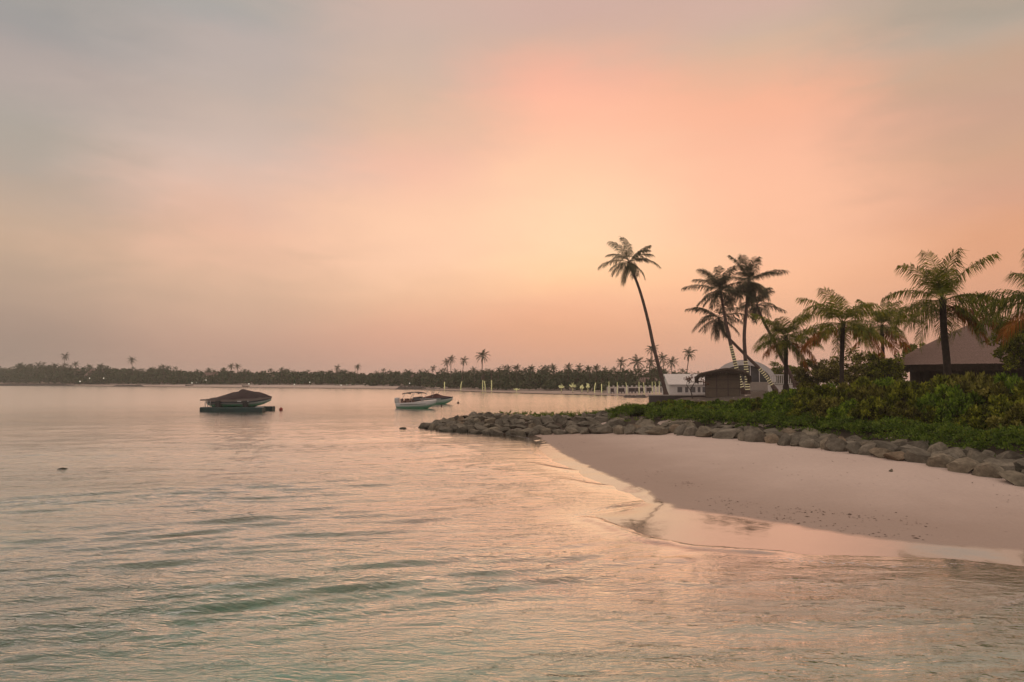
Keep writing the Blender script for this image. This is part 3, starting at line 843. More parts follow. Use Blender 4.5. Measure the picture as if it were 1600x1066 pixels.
# ------------------------------------------------------------------ rocks of the groyne and revetment
def rock_material():
    t = NT('boulder_stone'); co = t.obj_co(); oi = t.n('ShaderNodeObjectInfo'); rnd = oi.outputs['Random']
    off = t.n('ShaderNodeVectorMath', operation='ADD'); t.l(co, off.inputs[0])
    cb = t.n('ShaderNodeCombineXYZ'); t.l(t.math('MULTIPLY', rnd, 40.0), cb.inputs[0]); t.l(t.math('MULTIPLY', rnd, 23.0), cb.inputs[1]); t.l(cb.outputs[0], off.inputs[1])
    v = off.outputs[0]
    a = t.noise(v, 1.6, 6, 0.65); b = t.noise(v, 7, 6, 0.7)
    f = t.math('ADD', t.math('MULTIPLY', a, 0.55), t.math('MULTIPLY', b, 0.45))
    c1 = t.ramp(f, [(0.3, (0.06, 0.056, 0.045)), (0.5, (0.17, 0.16, 0.128)), (0.72, (0.36, 0.335, 0.275))])
    c2 = t.ramp(rnd, [(0.0, (0.75, 0.74, 0.72)), (0.5, (1, 1, 1)), (0.9, (1.15, 1.1, 1.02)), (1.0, (1.25, 0.98, 0.8))])
    col = t.mix(1.0, c1, c2, 'MULTIPLY')
    s = t.n('ShaderNodeSeparateXYZ'); t.l(t.pos(), s.inputs[0])
    low = t.math('SUBTRACT', 1.0, t.step(t.math('ADD', s.outputs['Z'], t.math('MULTIPLY', a, 0.2)), 0.18, 0.42))
    col = t.mix(t.math('MULTIPLY', low, 0.55), col, (0.045, 0.045, 0.035))     # weed and damp at the water line
    nm = t.bump(t.math('ADD', t.math('MULTIPLY', a, 0.5), b), 0.5, 0.06)
    return t.done(t.bsdf(col, 0.85, nm, Specular_IOR_Level=0.25))
M['rock'] = rock_material()
def rock_mesh(seed):
    import bmesh
    rng = np.random.default_rng(seed)
    bm = bmesh.new(); bmesh.ops.create_icosphere(bm, subdivisions=4, radius=1.0)
    P = np.array([v.co[:] for v in bm.verts])
    for _ in range(16):
        n = rng.normal(size=3); n /= np.linalg.norm(n); c = rng.uniform(0.42, 0.74)
        d = P @ n - c; P = P - np.outer(np.maximum(d, 0) * 0.97, n)
    nn = 0.05 * vnoise(P[:, 0] * 2.1 + P[:, 2] * 1.3, P[:, 1] * 2.1 - P[:, 2], seed) + 0.025 * vnoise(P[:, 0] * 5 + P[:, 2] * 3, P[:, 1] * 5 + P[:, 2] * 2, seed + 1)
    P = P * (1 + nn)[:, None]
    mx = np.abs(P).max(0); P = P / mx * np.array([0.5, 0.5, 0.5])
    for v, p in zip(bm.verts, P): v.co = p
    me = bpy.data.meshes.new('boulder'); bm.to_mesh(me); bm.free()
    me.materials.append(M['rock']); me.update()
    return me
ROCKS = [rock_mesh(100 + i) for i in range(12)]
def rock(x, y, z, sx, sy, sz, rz, label, group=None, tilt=(0, 0), name='boulder', k=None):
    o = bpy.data.objects.new(name, random.choice(ROCKS) if k is None else ROCKS[k]); COL.objects.link(o)
    o.location = (x, y, z); o.scale = (sx, sy, sz); o.rotation_euler = (tilt[0], tilt[1], rz)
    return tag(o, label, 'boulder', group)
def toe_point(s):
    """point and inward direction at arc length s along the toe line"""
    for i in range(len(TOE) - 1):
        a, b = Vector(TOE[i]), Vector(TOE[i + 1]); l = (b - a).length
        if s <= l:
            t = (b - a) / l; return a + t * s, Vector((-t.y, t.x)), t
        s -= l
    return b, Vector((-t.y, t.x)), t
TL = sum((Vector(TOE[i + 1]) - Vector(TOE[i])).length for i in range(len(TOE) - 1))
def rows():
    for r, b in enumerate((0.45, 1.08, 1.72, 2.36, 3.0, 3.6)):
        s = 0.15 + (0.5 if r % 2 else 0)
        while s < TL - 0.5:
            p, n, t = toe_point(s)
            ln = random.choice((0.5, 0.7, 0.85, 0.95, 1.15)) * random.uniform(0.9, 1.1)
            groyne = s < 15.5
            if not groyne: ln *= 1.22
            if not groyne and r >= 4: s += 2; continue
            bb = b + random.uniform(-0.12, 0.12)
            q = p + n * bb
            z = hz(q.x, q.y)
            dep = random.uniform(0.62, 0.88); hgt = random.uniform(0.48, 0.74)
            if not groyne: dep *= 1.12; hgt *= 1.2
            if r == 0 and not groyne: hgt *= 1.05
            slope = math.atan2(hz(*(q + n * 0.5)) - hz(*(q - n * 0.5)), 1.0)
            if groyne: lb, g = 'grey brown boulder packed into the low groyne running out into the water', 'boulders of the groyne'
            else: lb, g = 'rounded grey boulder of the sea wall between dry sand and hedge', 'boulders edging the beach'
            o = rock(q.x, q.y, z + 0.10, ln * 1.12, dep, hgt, 0, lb, g)
            o.rotation_euler = (slope * 0.7 + random.uniform(-0.2, 0.2), random.uniform(-0.3, 0.3), math.atan2(t.y, t.x) + random.uniform(-0.3, 0.3) + (math.pi if random.random() < 0.5 else 0))
            s += ln * 0.93
rows()
# round the tip of the groyne
for k in range(12):
    a = k / 11
    p = Vector((-7.5, 49.0)) * (1 - a) + Vector((-2.5, 51.6)) * a
    rock(p.x + random.uniform(-.2, .2) + 0.3, p.y - 0.4, hz(p.x, p.y) + 0.15, 1.1, 0.9, 0.7, random.uniform(0, 6), 'grey brown boulder packed into the low groyne running out into the water', 'boulders of the groyne')
q = gnd(628, 670); rock(q[0], q[1], 0.02, 0.62, 0.45, 0.26, 0.3, 'small dark rock alone in the water just off the groyne tip')
q = gnd(97, 733); rock(q[0], q[1], -0.02, 0.42, 0.3, 0.16, 0.2, 'tiny dark lump added for a dark spot on the open water far from the groyne')  # rock mesh added to make a dark spot on the open water
for px, k in ((786, 0.0), (793.5, 0.1)):
    p = at(px, 642, 47.2); rock(p.x, p.y, hz(p.x, p.y) + 0.16 + k * 0, 0.26, 0.26, 0.36, px, 'dark brown stone of a pair perched on the groyne crest', 'dark stones perched on the groyne', k=3 if k else 5)
for px, py, s in ((1392, 737, 0.13), (1500, 694, 0.1), (1268, 801, 0.05)):
    p = hit(px, py); rock(p.x, p.y, p.z + s * 0.2, s * 1.6, s, s, 1.0, {1392: 'small dark stone lying on dry sand close to the boulders', 1500: 'little stone at the foot of the hedge', 1268: 'pebble on the sand near the wet edge'}[px])

# ------------------------------------------------------------------ leaves, shrubs, ground cover
def leaf_quads(C, Nrm, length, width, rng, spread=0.6):
    """pointed-oval leaves at C facing roughly along Nrm"""
    n = len(C)
    d = Nrm + rng.normal(0, spread, (n, 3)); d /= np.linalg.norm(d, axis=1)[:, None]
    s = np.cross(d, rng.normal(size=(n, 3))); s /= np.linalg.norm(s, axis=1)[:, None]
    l = length * rng.uniform(0.7, 1.25, n)[:, None]; w = width * rng.uniform(0.75, 1.2, n)[:, None]
    up = np.cross(s, d)
    a = C; b = C + d * l * 0.55 + s * w * 0.5 + up * l * 0.06; c = C + d * l; e = C + d * l * 0.55 - s * w * 0.5 + up * l * 0.06
    return np.stack([a, b, c, e], 1).reshape(-1, 3), np.arange(4 * n).reshape(-1, 4)

M['shrub'] = leafy('shrub_leaves', [(0.1, (0.026, 0.033, 0.005)), (0.4, (0.102, 0.131, 0.013)), (0.7, (0.285, 0.325, 0.031)), (0.95, (0.641, 0.634, 0.090))], 0.35)
M['shrub_g'] = leafy('bright_shrub_leaves', [(0.1, (0.020, 0.037, 0.005)), (0.4, (0.078, 0.144, 0.014)), (0.7, (0.221, 0.352, 0.031)), (0.95, (0.532, 0.656, 0.089))], 0.35)
M['shrub_b'] = leafy('brownish_shrub_leaves', [(0.1, (0.025, 0.024, 0.006)), (0.4, (0.087, 0.091, 0.016)), (0.7, (0.239, 0.239, 0.044)), (0.95, (0.616, 0.566, 0.171))], 0.35)
M['cover_leaf'] = leafy('creeper_leaves', [(0.1, (0.040, 0.074, 0.011)), (0.4, (0.095, 0.171, 0.019)), (0.7, (0.172, 0.263, 0.027)), (0.95, (0.276, 0.329, 0.048))], 0.35)
M['twig'] = plain('twig_bark', (0.07, 0.052, 0.038), 0.9, 0.3, 6.0)

def shrub_proto(seed, mat_, clumps=46, per=130, leaf=0.125):
    """a dome of leaf rosettes on a fan of stems, radius 1, height 1"""
    rng = np.random.default_rng(seed)
    root = empty('shrub', (0, 0, 0), 'shrub', 'shrub', 'shrubs of the hedge')
    tw = MB(); Cs, Ns = [], []
    for k in range(clumps):
        th = rng.uniform(0, 2 * math.pi); ph = math.acos(rng.uniform(0.16, 1)); rr = rng.uniform(0.62, 1.0)
        c = np.array([rr * math.sin(ph) * math.cos(th), rr * math.sin(ph) * math.sin(th), rr * math.cos(ph) * 0.84 + 0.04])
        c += rng.normal(0, 0.04, 3)
        tw.tube([(0.1 * c[0], 0.1 * c[1], -0.05), c * 0.55 + np.array([0, 0, 0.05]), c], [0.022, 0.014, 0.007], 5)
        cr = rng.uniform(0.13, 0.24)
        d = rng.normal(size=(per, 3)); d /= np.linalg.norm(d, axis=1)[:, None]
        d[:, 2] = np.abs(d[:, 2]) * 0.9 - 0.15
        Cs.append(c + d * cr * rng.uniform(0.3, 1.0, (per, 1))); Ns.append(d + np.array([0, 0, 0.35]))
    V, F = leaf_quads(np.concatenate(Cs), np.concatenate(Ns), leaf, leaf * 0.5, rng)
    quads_mesh('foliage', V, F, mat_, root)
    tw.build('stems', M['twig'], root)
    return root
SH = [shrub_proto(1, M['shrub']), shrub_proto(2, M['shrub_g']), shrub_proto(3, M['shrub_b']), shrub_proto(4, M['shrub']), shrub_proto(5, M['shrub_g'], 40, 110), shrub_proto(6, M['shrub_b'], 42, 120)]
sh_used = [False] * len(SH)
def put_shrub(k, x, y, r, h, label, group='shrubs of the hedge'):
    o = SH[k] if not sh_used[k] else copy_tree(SH[k]); sh_used[k] = True
    o.location = (x, y, hz(x, y) - 0.05); o.scale = (r, r * random.uniform(0.85, 1.1), h); o.rotation_euler = (0, 0, random.uniform(0, 6.28))
    o['label'] = label; o['group'] = group; return o
TOPL = [(985,648),(1000,636),(1015,629),(1035,624),(1060,623),(1100,625),(1150,624),(1190,617),(1220,607),(1250,598),(1290,592),(1330,596),(1400,590),(1450,589),(1500,582),(1560,583),(1600,589),(1680,595)]
def toe_depth(px):
    """depth of the toe line under a picture column"""
    u = (px - 800) / FPX
    for i in range(len(TOE) - 1):
        a, b = TOE[i], TOE[i + 1]
        fa, fb = a[0] - u * a[1], b[0] - u * b[1]
        if fa <= 0 <= fb:
            t = fa / (fa - fb); return a[1] + (b[1] - a[1]) * t
    return 14.0
def hedge():
    rs = random.Random(4)
    for row, (off, drop) in enumerate(((6.3, 0.36), (7.8, 0.12), (10.0, 0.0), (13.0, 0.0))):
        px = 985 + 9 * row
        while px < 1690:
            D = toe_depth(px) + off + rs.uniform(-0.5, 0.5)
            ty = float(np.interp(px, [q[0] for q in TOPL], [q[1] for q in TOPL]))
            top = at(px, ty, D)
            g = hz(top.x, D)
            h = (top.z - g) * (1 - drop) * rs.uniform(0.88, 1.06)
            if row == 0: h = min(h, 1.5)
            h = max(h, 0.35)
            r = min(max(0.8, h * rs.uniform(0.62, 0.85)), 1.6)
            k = rs.choice([0, 1, 2, 3, 4, 5] if px > 1250 else [0, 1, 3, 4, 4, 2])
            lab = {0: 'olive green shrub massed in the hedge above the boulders', 3: 'olive green shrub massed in the hedge above the boulders', 1: 'fresh green shrub massed in the hedge above the boulders', 4: 'fresh green shrub massed in the hedge above the boulders'}.get(k, 'brownish green shrub massed in the hedge above the boulders')
            put_shrub(k, top.x, D, r, h, lab, {0: 'olive shrubs of the hedge', 3: 'olive shrubs of the hedge', 1: 'fresh green shrubs of the hedge', 4: 'fresh green shrubs of the hedge'}.get(k, 'brownish shrubs of the hedge'))
            px += r * 1.05 * FPX / D
hedge()

def ground_cover():
    rng = np.random.default_rng(8)
    Cs, Ns = [], []
    s = 14.5
    while s < TL + 0.5:
        p, n, t = toe_point(min(s, TL - 0.01))
        for _ in range(46):
            wide = 1.1 if s > 20 else 0.6
            lo = 2.75 if s > 20 else 2.9
            b = lo + abs(rng.normal(0, 0.5)) + rng.uniform(0, 3.3) - (0.6 if rng.random() < 0.2 else 0)
            q = p + n * b + t * rng.uniform(-.3, .3)
            z = hz(q.x, q.y)
            hh = rng.uniform(0.1, 0.45) + 0.16 * math.sin(q.x * 2.3) * math.cos(q.y * 1.9)
            m = 26
            d = rng.normal(size=(m, 3)); d /= np.linalg.norm(d, axis=1)[:, None]; d[:, 2] = np.abs(d[:, 2])
            Cs.append(np.array([q.x, q.y, z + max(hh, 0.05)]) + d * rng.uniform(0.04, 0.2, (m, 1))); Ns.append(d + np.array([0, 0, 0.3]))
        s += 0.3
    # sparse tufts along the groyne crest
    for _ in range(240):
        s = 4 + 11 * rng.beta(2.4, 1.0)
        p, n, t = toe_point(s); q = p + n * (3.9 + abs(rng.normal(0, 0.8))); z = hz(q.x, q.y)
        m = 16; d = rng.normal(size=(m, 3)); d /= np.linalg.norm(d, axis=1)[:, None]; d[:, 2] = np.abs(d[:, 2])
        Cs.append(np.array([q.x, q.y, z + rng.uniform(0.05, 0.3)]) + d * rng.uniform(0.02, 0.14, (m, 1))); Ns.append(d)
    V, F = leaf_quads(np.concatenate(Cs), np.concatenate(Ns), 0.12, 0.06, rng)
    o = quads_mesh('ground_cover', V, F, M['cover_leaf'])
    tag(o, 'low creeping greenery spilling over the top of the boulders', 'ground cover', kind='stuff')
ground_cover()

def litter():
    """scraps of leaf and weed left along the tide lines of the beach"""
    rng = np.random.default_rng(17); V, F = [], []; n = 0
    X = rng.uniform(1.5, 15, 60000); Y = rng.uniform(11, 40, 60000)
    e = sdist(DRY, X, Y); b = sdist(LAND, X, Y)
    p = 0.55 * np.exp(-((e - 0.45 - 0.25 * vnoise(X * .5, Y * .5, 4)) / 0.35) ** 2) + 0.75 * np.exp(-((e - 1.5 - 0.5 * vnoise(X * .4, Y * .4, 6)) / 0.4) ** 2) + 0.04
    p *= np.clip(0.2 + 1.2 * vnoise(X * 0.7, Y * 0.7, 8), 0, 1) * np.clip((30 - Y) / 8, 0.25, 1) * 0.5
    m = (e > 0.12) & (b < 0.2) & (rng.random(60000) < p); X, Y = X[m], Y[m]; Z = height(X, Y)
    for x, y, z in zip(X, Y, Z):
        l = rng.uniform(0.011, 0.036) * (2.2 if rng.random() < 0.03 else 1); w = l * rng.uniform(0.3, 0.7); a = rng.uniform(0, 6.28); c, q = math.cos(a), math.sin(a); h = rng.uniform(0.006, 0.02)
        V += [(x - c * l, y - q * l, z + 0.003), (x + q * w, y - c * w, z + h), (x + c * l, y + q * l, z + 0.005), (x - q * w, y + c * w, z + h * 0.6)]; F.append((n, n + 1, n + 2, n + 3)); n += 4
    o = quads_mesh('beach_litter', V, F, plain('dried_weed', (0.16, 0.11, 0.08), 0.9, 0.5, 2.0)); tag(o, 'scraps of dried leaf and weed strewn along the tide lines of the sand', 'beach litter', kind='stuff')
litter()

# broadleaf trees behind the hedge
def limb_tree(label, px, D, topy, wpx, seed, mat_, leaf=0.17, n=60, per=110, group=None):
    rng = np.random.default_rng(seed)
    top = at(px, topy, D); g = hz(top.x, D); h = top.z - g; w = wpx * D / FPX / 2
    root = empty('tree', (top.x, D, g), label, 'tree', group)
    tb = MB(); pts = bez([(0, 0, -0.2), (0.08 * w, 0, h * 0.25), (-0.05 * w, 0.05 * w, h * 0.5)], 6)
    tb.tube(pts, [0.16 * h / 5 * (1 - 0.08 * i) for i in range(7)], 8)
    Cs, Ns = [], []
    for k in range(n):
        th = rng.uniform(0, 6.283); ph = math.acos(rng.uniform(-0.5, 1)); rr = rng.uniform(0.45, 1.0) * (1 + 0.2 * math.sin(3 * th + seed))
        c = np.array([w * rr * math.sin(ph) * math.cos(th), w * 0.8 * rr * math.sin(ph) * math.sin(th), h * (0.55 + 0.42 * rr * math.cos(ph))])
        if k % 3 == 0: tb.tube([pts[rng.integers(2, 6)], c * np.array([0.5, 0.5, 0.9]), c], [0.06, 0.035, 0.012], 5)
        cr = rng.uniform(0.2, 0.42) * max(1.0, w / 2)
        d = rng.normal(size=(per, 3)); d /= np.linalg.norm(d, axis=1)[:, None]
        Cs.append(c + d * cr * rng.uniform(0.3, 1, (per, 1)) * np.array([1, 1, 0.6])); Ns.append(d + np.array([0, 0, 0.2]))
    tb.build('trunk', M['twig'], root, smooth=True)
    V, F = leaf_quads(np.concatenate(Cs), np.concatenate(Ns), leaf, leaf * 0.5, rng)
    quads_mesh('crown', V, F, mat_, root)
    return root
limb_tree('dense dark tree right behind the short palm with orange fronds', 1338, 57, 552, 120, 1, M['shrub_b'], 0.2, 80)
limb_tree('low dark tree in the gap beside the thatched roof', 1384, 54, 552, 62, 2, M['shrub'], 0.2, 60)
limb_tree('bushy tree between the arched building and the orange-fronded palm', 1275, 62, 560, 80, 3, M['shrub_b'], 0.2, 60)
limb_tree('dark leafy tree at the picture edge over the thatched roof', 1600, 43, 474, 96, 4, M['shrub'], 0.18, 90)
limb_tree('small light green tree rising behind the arched building', 1228, 115, 566, 60, 6, M['shrub'], 0.3, 50)
limb_tree('leafy tree showing over the ridge of the thatched roof', 1432, 78, 530, 70, 7, M['shrub'], 0.25, 50)

# ------------------------------------------------------------------ thatched pavilion
def thatch(name, c1, c2):
    t = NT(name); co = t.obj_co()
    f = t.noise(t.mapping(co, (3, 3, 0.6)), 3.0, 6, 0.7); f2 = t.noise(co, 14, 4, 0.7)
    col = t.ramp(t.math('ADD', t.math('MULTIPLY', f, 0.5), t.math('MULTIPLY', f2, 0.5)), [(0.3, c1), (0.7, c2)])
    sx = t.n('ShaderNodeSeparateXYZ'); t.l(co, sx.inputs[0])
    crs = t.math('FRACT', t.math('MULTIPLY', t.math('ADD', sx.outputs['Z'], t.math('MULTIPLY', f, 0.35)), 2.6))       # overlapping courses of leaf
    col = t.mix(t.math('MULTIPLY', crs, 0.16), col, c1)
    col = t.mix(t.math('MULTIPLY', t.step(t.noise(t.mapping(co, (5, 5, 1.2)), 6.0, 5, 0.75), 0.5, 0.7), 0.45), col, c1)
    nm = t.bump(t.math('ADD', t.math('ADD', f, f2), t.math('MULTIPLY', crs, 0.6)), 0.9, 0.10)
    return t.done(t.bsdf(col, 0.95, nm, Specular_IOR_Level=0.1))
M['thatch'] = thatch('palm_thatch', (0.17, 0.118, 0.10), (0.44, 0.325, 0.285))
M['thatch_edge'] = thatch('thatch_fringe', (0.04, 0.032, 0.026), (0.10, 0.08, 0.062))
def thatched_pavilion():
    D = 60.0; c = at(1548, 600, D); g = hz(c.x, D); 
    root = empty('thatched_pavilion', (c.x, D, g), 'round pavilion under a broad grey-brown thatched roof behind the hedge', 'pavilion')
    ez = at(1400, 571, D).z - g; az_ = at(1548, 494, D).z - g; RR = 150 * D / FPX
    prof = [(0.0, 0.93), (0.05, 0.918), (0.1, 0.885), (0.2, 0.81), (0.4, 0.615), (0.6, 0.405), (0.8, 0.195), (0.95, 0.045), (1.0, 0.0)]
    n = 72; rings = []
    rng = random.Random(3)
    for r, zz in prof:
        rings.append([((max(r, 0.004) * RR * (1 + 0.006 * rng.uniform(-1, 1))) * math.cos(2 * math.pi * k / n), (max(r, 0.004) * RR) * math.sin(2 * math.pi * k / n), ez + (az_ - ez) * zz + 0.02 * rng.uniform(-1, 1)) for k in range(n)])
    m = MB(); m.loft(list(reversed(rings)), closed=True); m.build('roof', M['thatch'], root, smooth=True)
    fr = MB(); n2 = 420
    for k in range(n2):          # hanging fringe of palm leaf ends
        a = 2 * math.pi * k / n2; w = math.pi * RR / n2 * 1.5; l = 0.5 + rng.uniform(-0.08, 0.12); r = RR * (1.0 + rng.uniform(-0.02, 0.004))
        ca, sa = math.cos(a), math.sin(a); tx, ty = -sa * w, ca * w
        fr.add([(r * ca - tx, r * sa - ty, ez + 0.02), (r * ca + tx, r * sa + ty, ez + 0.02), (r * 0.985 * ca + tx, r * 0.985 * sa + ty, ez - l), (r * 0.985 * ca - tx, r * 0.985 * sa - ty, ez - l)], [(0, 1, 2, 3)])
    fr.build('fringe', M['thatch_edge'], root)
    w = MB(); ring0 = [(RR * 0.72 * math.cos(2 * math.pi * k / 40), RR * 0.72 * math.sin(2 * math.pi * k / 40)) for k in range(40)]
    w.loft([[(x, y, -0.3) for x, y in ring0], [(x, y, ez + 0.5) for x, y in ring0]], closed=True)
    w.build('wall', plain('dark_timber_wall', (0.035, 0.026, 0.02), 0.8, 0.3, 3), root)
    for k in range(14):
        a = 2 * math.pi * (k + 0.5) / 14; p = MB(); p.tube([(RR * 0.86 * math.cos(a), RR * 0.86 * math.sin(a), -0.3), (RR * 0.86 * math.cos(a), RR * 0.86 * math.sin(a), ez + 0.35)], 0.11, 8)
        p.build('post', M['bark_dark'], root, smooth=True)
thatched_pavilion()

# ------------------------------------------------------------------ beach hut with drooping thatch
def woven():
    t = NT('woven_matting'); co = t.obj_co()
    br = t.n('ShaderNodeTexBrick'); br.inputs['Scale'].default_value = 4.0; br.inputs['Color1'].default_value = (0.20, 0.165, 0.12, 1); br.inputs['Color2'].default_value = (0.13, 0.11, 0.085, 1); br.inputs['Mortar'].default_value = (0.03, 0.025, 0.02, 1)
    br.inputs['Mortar Size'].default_value = 0.02; br.inputs['Brick Width'].default_value = 0.5; br.inputs['Row Height'].default_value = 0.14
    sw = t.n('ShaderNodeSeparateXYZ'); t.l(co, sw.inputs[0]); cb = t.n('ShaderNodeCombineXYZ'); t.l(t.math('ADD', sw.outputs['X'], sw.outputs['Y']), cb.inputs[0]); t.l(sw.outputs['Z'], cb.inputs[1])
    t.l(cb.outputs[0], br.inputs['Vector'])
    col = t.mix(t.noise(co, 2, 4), br.outputs['Color'], (0.19, 0.155, 0.115))
    return t.done(t.bsdf(col, 0.9, t.bump(br.outputs['Fac'], 0.4, 0.02)))
def beach_hut():
    D = 80.0; k = D / FPX; c = at(1129, 621, D); g = hz(c.x, D)
    root = empty('beach_hut', (c.x, D, g), 'small dark woven hut with low drooping thatch before the arched building', 'hut', rz=-math.atan2(c.x, D))
    W = 50 * k; H = at(1129, 582, D).z - g; T = 2.6
    w = MB(); w.box((0, T / 2, H / 2), (W, T, H)); w.build('wall', woven(), root)
    p = MB()
    for x in (-W / 2 - 0.04, -W * 0.17, W * 0.17, W / 2 + 0.04): p.box((x, -0.04, H / 2), (0.1, 0.1, H))
    for z in (H * 0.36, H * 0.7): p.box((0, -0.05, z), (W, 0.05, 0.06))
    p.build('frame', plain('hut_timber', (0.10, 0.082, 0.07), 0.85, 0.3, 4), root)
    # roof section: from drooping end over the ridge to the other drooping end
    sec = [(-42, 598), (-42.5, 592), (-40, 588), (-33, 585), (-20, 582), (-5, 579), (6, 577.5), (18, 579), (30, 582), (37, 585), (39.5, 589), (39, 598)]
    th = 0.15; rings = []
    for y, dz, sc_ in ((-0.7, -0.12, 0.98), (-0.4, 0.0, 1.0), (T / 2, 0.1, 1.0), (T + 0.4, 0.0, 1.0), (T + 0.7, -0.12, 0.98)):
        up = [(q[0] * k * sc_ + 2 * k, y, at(1129, q[1], D).z - g + dz + 0.12) for q in sec]
        dn = [(q[0] * k * sc_ * 0.955 + 2 * k, y, at(1129, q[1], D).z - g + dz - th + 0.12 + (0.0 if 0 < i < len(sec) - 1 else th)) for i, q in enumerate(sec)]
        rings.append(up + list(reversed(dn)))
    r = MB(); r.loft(rings, closed=True, cap=True); r.build('roof', M['thatch_edge'], root, smooth=False)
    rng = random.Random(2); fr = MB()
    for i in range(170):
        u = rng.uniform(-38, 36); yy = -0.78 + rng.uniform(-0.05, 0.05); z = at(1129, float(np.interp(u, [q[0] for q in sec[2:-2]], [q[1] for q in sec[2:-2]])), D).z - g - 0.2
        l = rng.uniform(0.12, 0.32); w_ = 0.05
        x = u * k + 2 * k; dx = rng.uniform(-.08, .08)
        fr.add([(x - w_, yy, z + 0.06), (x + w_, yy, z + 0.06), (x + dx + 0.01, yy - 0.03, z - l), (x + dx - 0.01, yy - 0.03, z - l)], [(0, 1, 2, 3)])
    fr.build('fringe', M['thatch_edge'], root)
    for i, e_ in [(q, e) for e in (-41, 38.5) for q in range(34)]:
        if i == 0: fr = MB()
        x = e_ * k + 2 * k + rng.uniform(-0.2, 0.2); z = at(1129, 592, D).z - g + rng.uniform(-0.3, 0.2); yy = rng.uniform(-0.8, T)
        fr.add([(x - .06, yy, z + .2), (x + .06, yy, z + .2), (x + rng.uniform(-.1, .1), yy, z - 0.45)], [(0, 1, 2)])
        if i == 33: fr.build('fringe', M['thatch_edge'], root)
beach_hut()

# ------------------------------------------------------------------ arched white building
def arched_building():
    D = 105.0; k = D / FPX; c = at(1163, 600, D); g = hz(c.x, D)
    root = empty('arched_building', (c.x, D, g), 'white barrel-vaulted building with glazed arch front behind the hut', 'building', rz=-math.atan2(c.x, D))
    R0 = 47 * k; zs = at(1163, 597, D).z - g; zt = at(1163, 562.5, D).z - g; RH = zt - zs
    def arc(r, hh, y, n=28): return [(r * math.cos(math.pi * i / n), y, zs + hh * math.sin(math.pi * i / n)) for i in range(n + 1)]
    roof = MB(); L_ = 14
    out0, in0 = arc(R0, RH, 0), arc(R0 - 0.75, RH - 0.8, 0)
    out1, in1 = arc(R0, RH, L_), arc(R0 - 0.75, RH - 0.8, L_)
    rings = [[out0[i], out1[i], in1[i], in0[i]] for i in range(29)]
    roof.loft(rings, closed=True, cap=True); roof.build('roof', plain('grey_white_membrane', (0.68, 0.66, 0.65), 0.6, 0.08, 2), root, smooth=False)
    gl = MB(); a = arc(R0 - 0.75, RH - 0.8, 0.25); ctr = (0, 0.25, zs)
    gl.add(a + [ctr], [(i, i + 1, len(a)) for i in range(len(a) - 1)]); gl.build('arch_window', M['glass'], root)
    fr = MB()
    for x in (-2.2, -0.9, 0.9, 2.2):
        hh = (RH - 0.8) * math.sqrt(max(0, 1 - (x / (R0 - 0.75)) ** 2)); fr.box((x, 0.18, zs + hh / 2), (0.1, 0.1, hh))
    fr.build('window_frame', M['white'], root)
    bd = MB(); bd.box((0, 0.6, zs - 0.75), (2 * R0 - 0.5, 1.0, 1.5)); bd.build('wall', plain('beige_render', (0.36, 0.32, 0.28), 0.7, 0.1, 2), root)
    lw = MB(); lw.box((0, 0.8, (zs - 1.5) / 2 - 0.1), (2 * R0 - 0.5, 1.0, zs - 1.5 + 0.2)); o = lw.build('shopfront', M['glass'], root)
    ps = MB()
    for x in (-R0 + 0.3, -2.0, 0, 2.0, R0 - 0.3): ps.box((x, 0.2, (zs - 1.5) / 2), (0.22, 0.22, zs - 1.5))
    ps.build('pillar', M['white'], root)
    bk = MB(); bk.box((0, L_ / 2 + 0.8, zs / 2), (2 * R0 - 0.6, L_ - 1.2, zs)); bk.build('side_wall', M['white'], root)
arched_building()

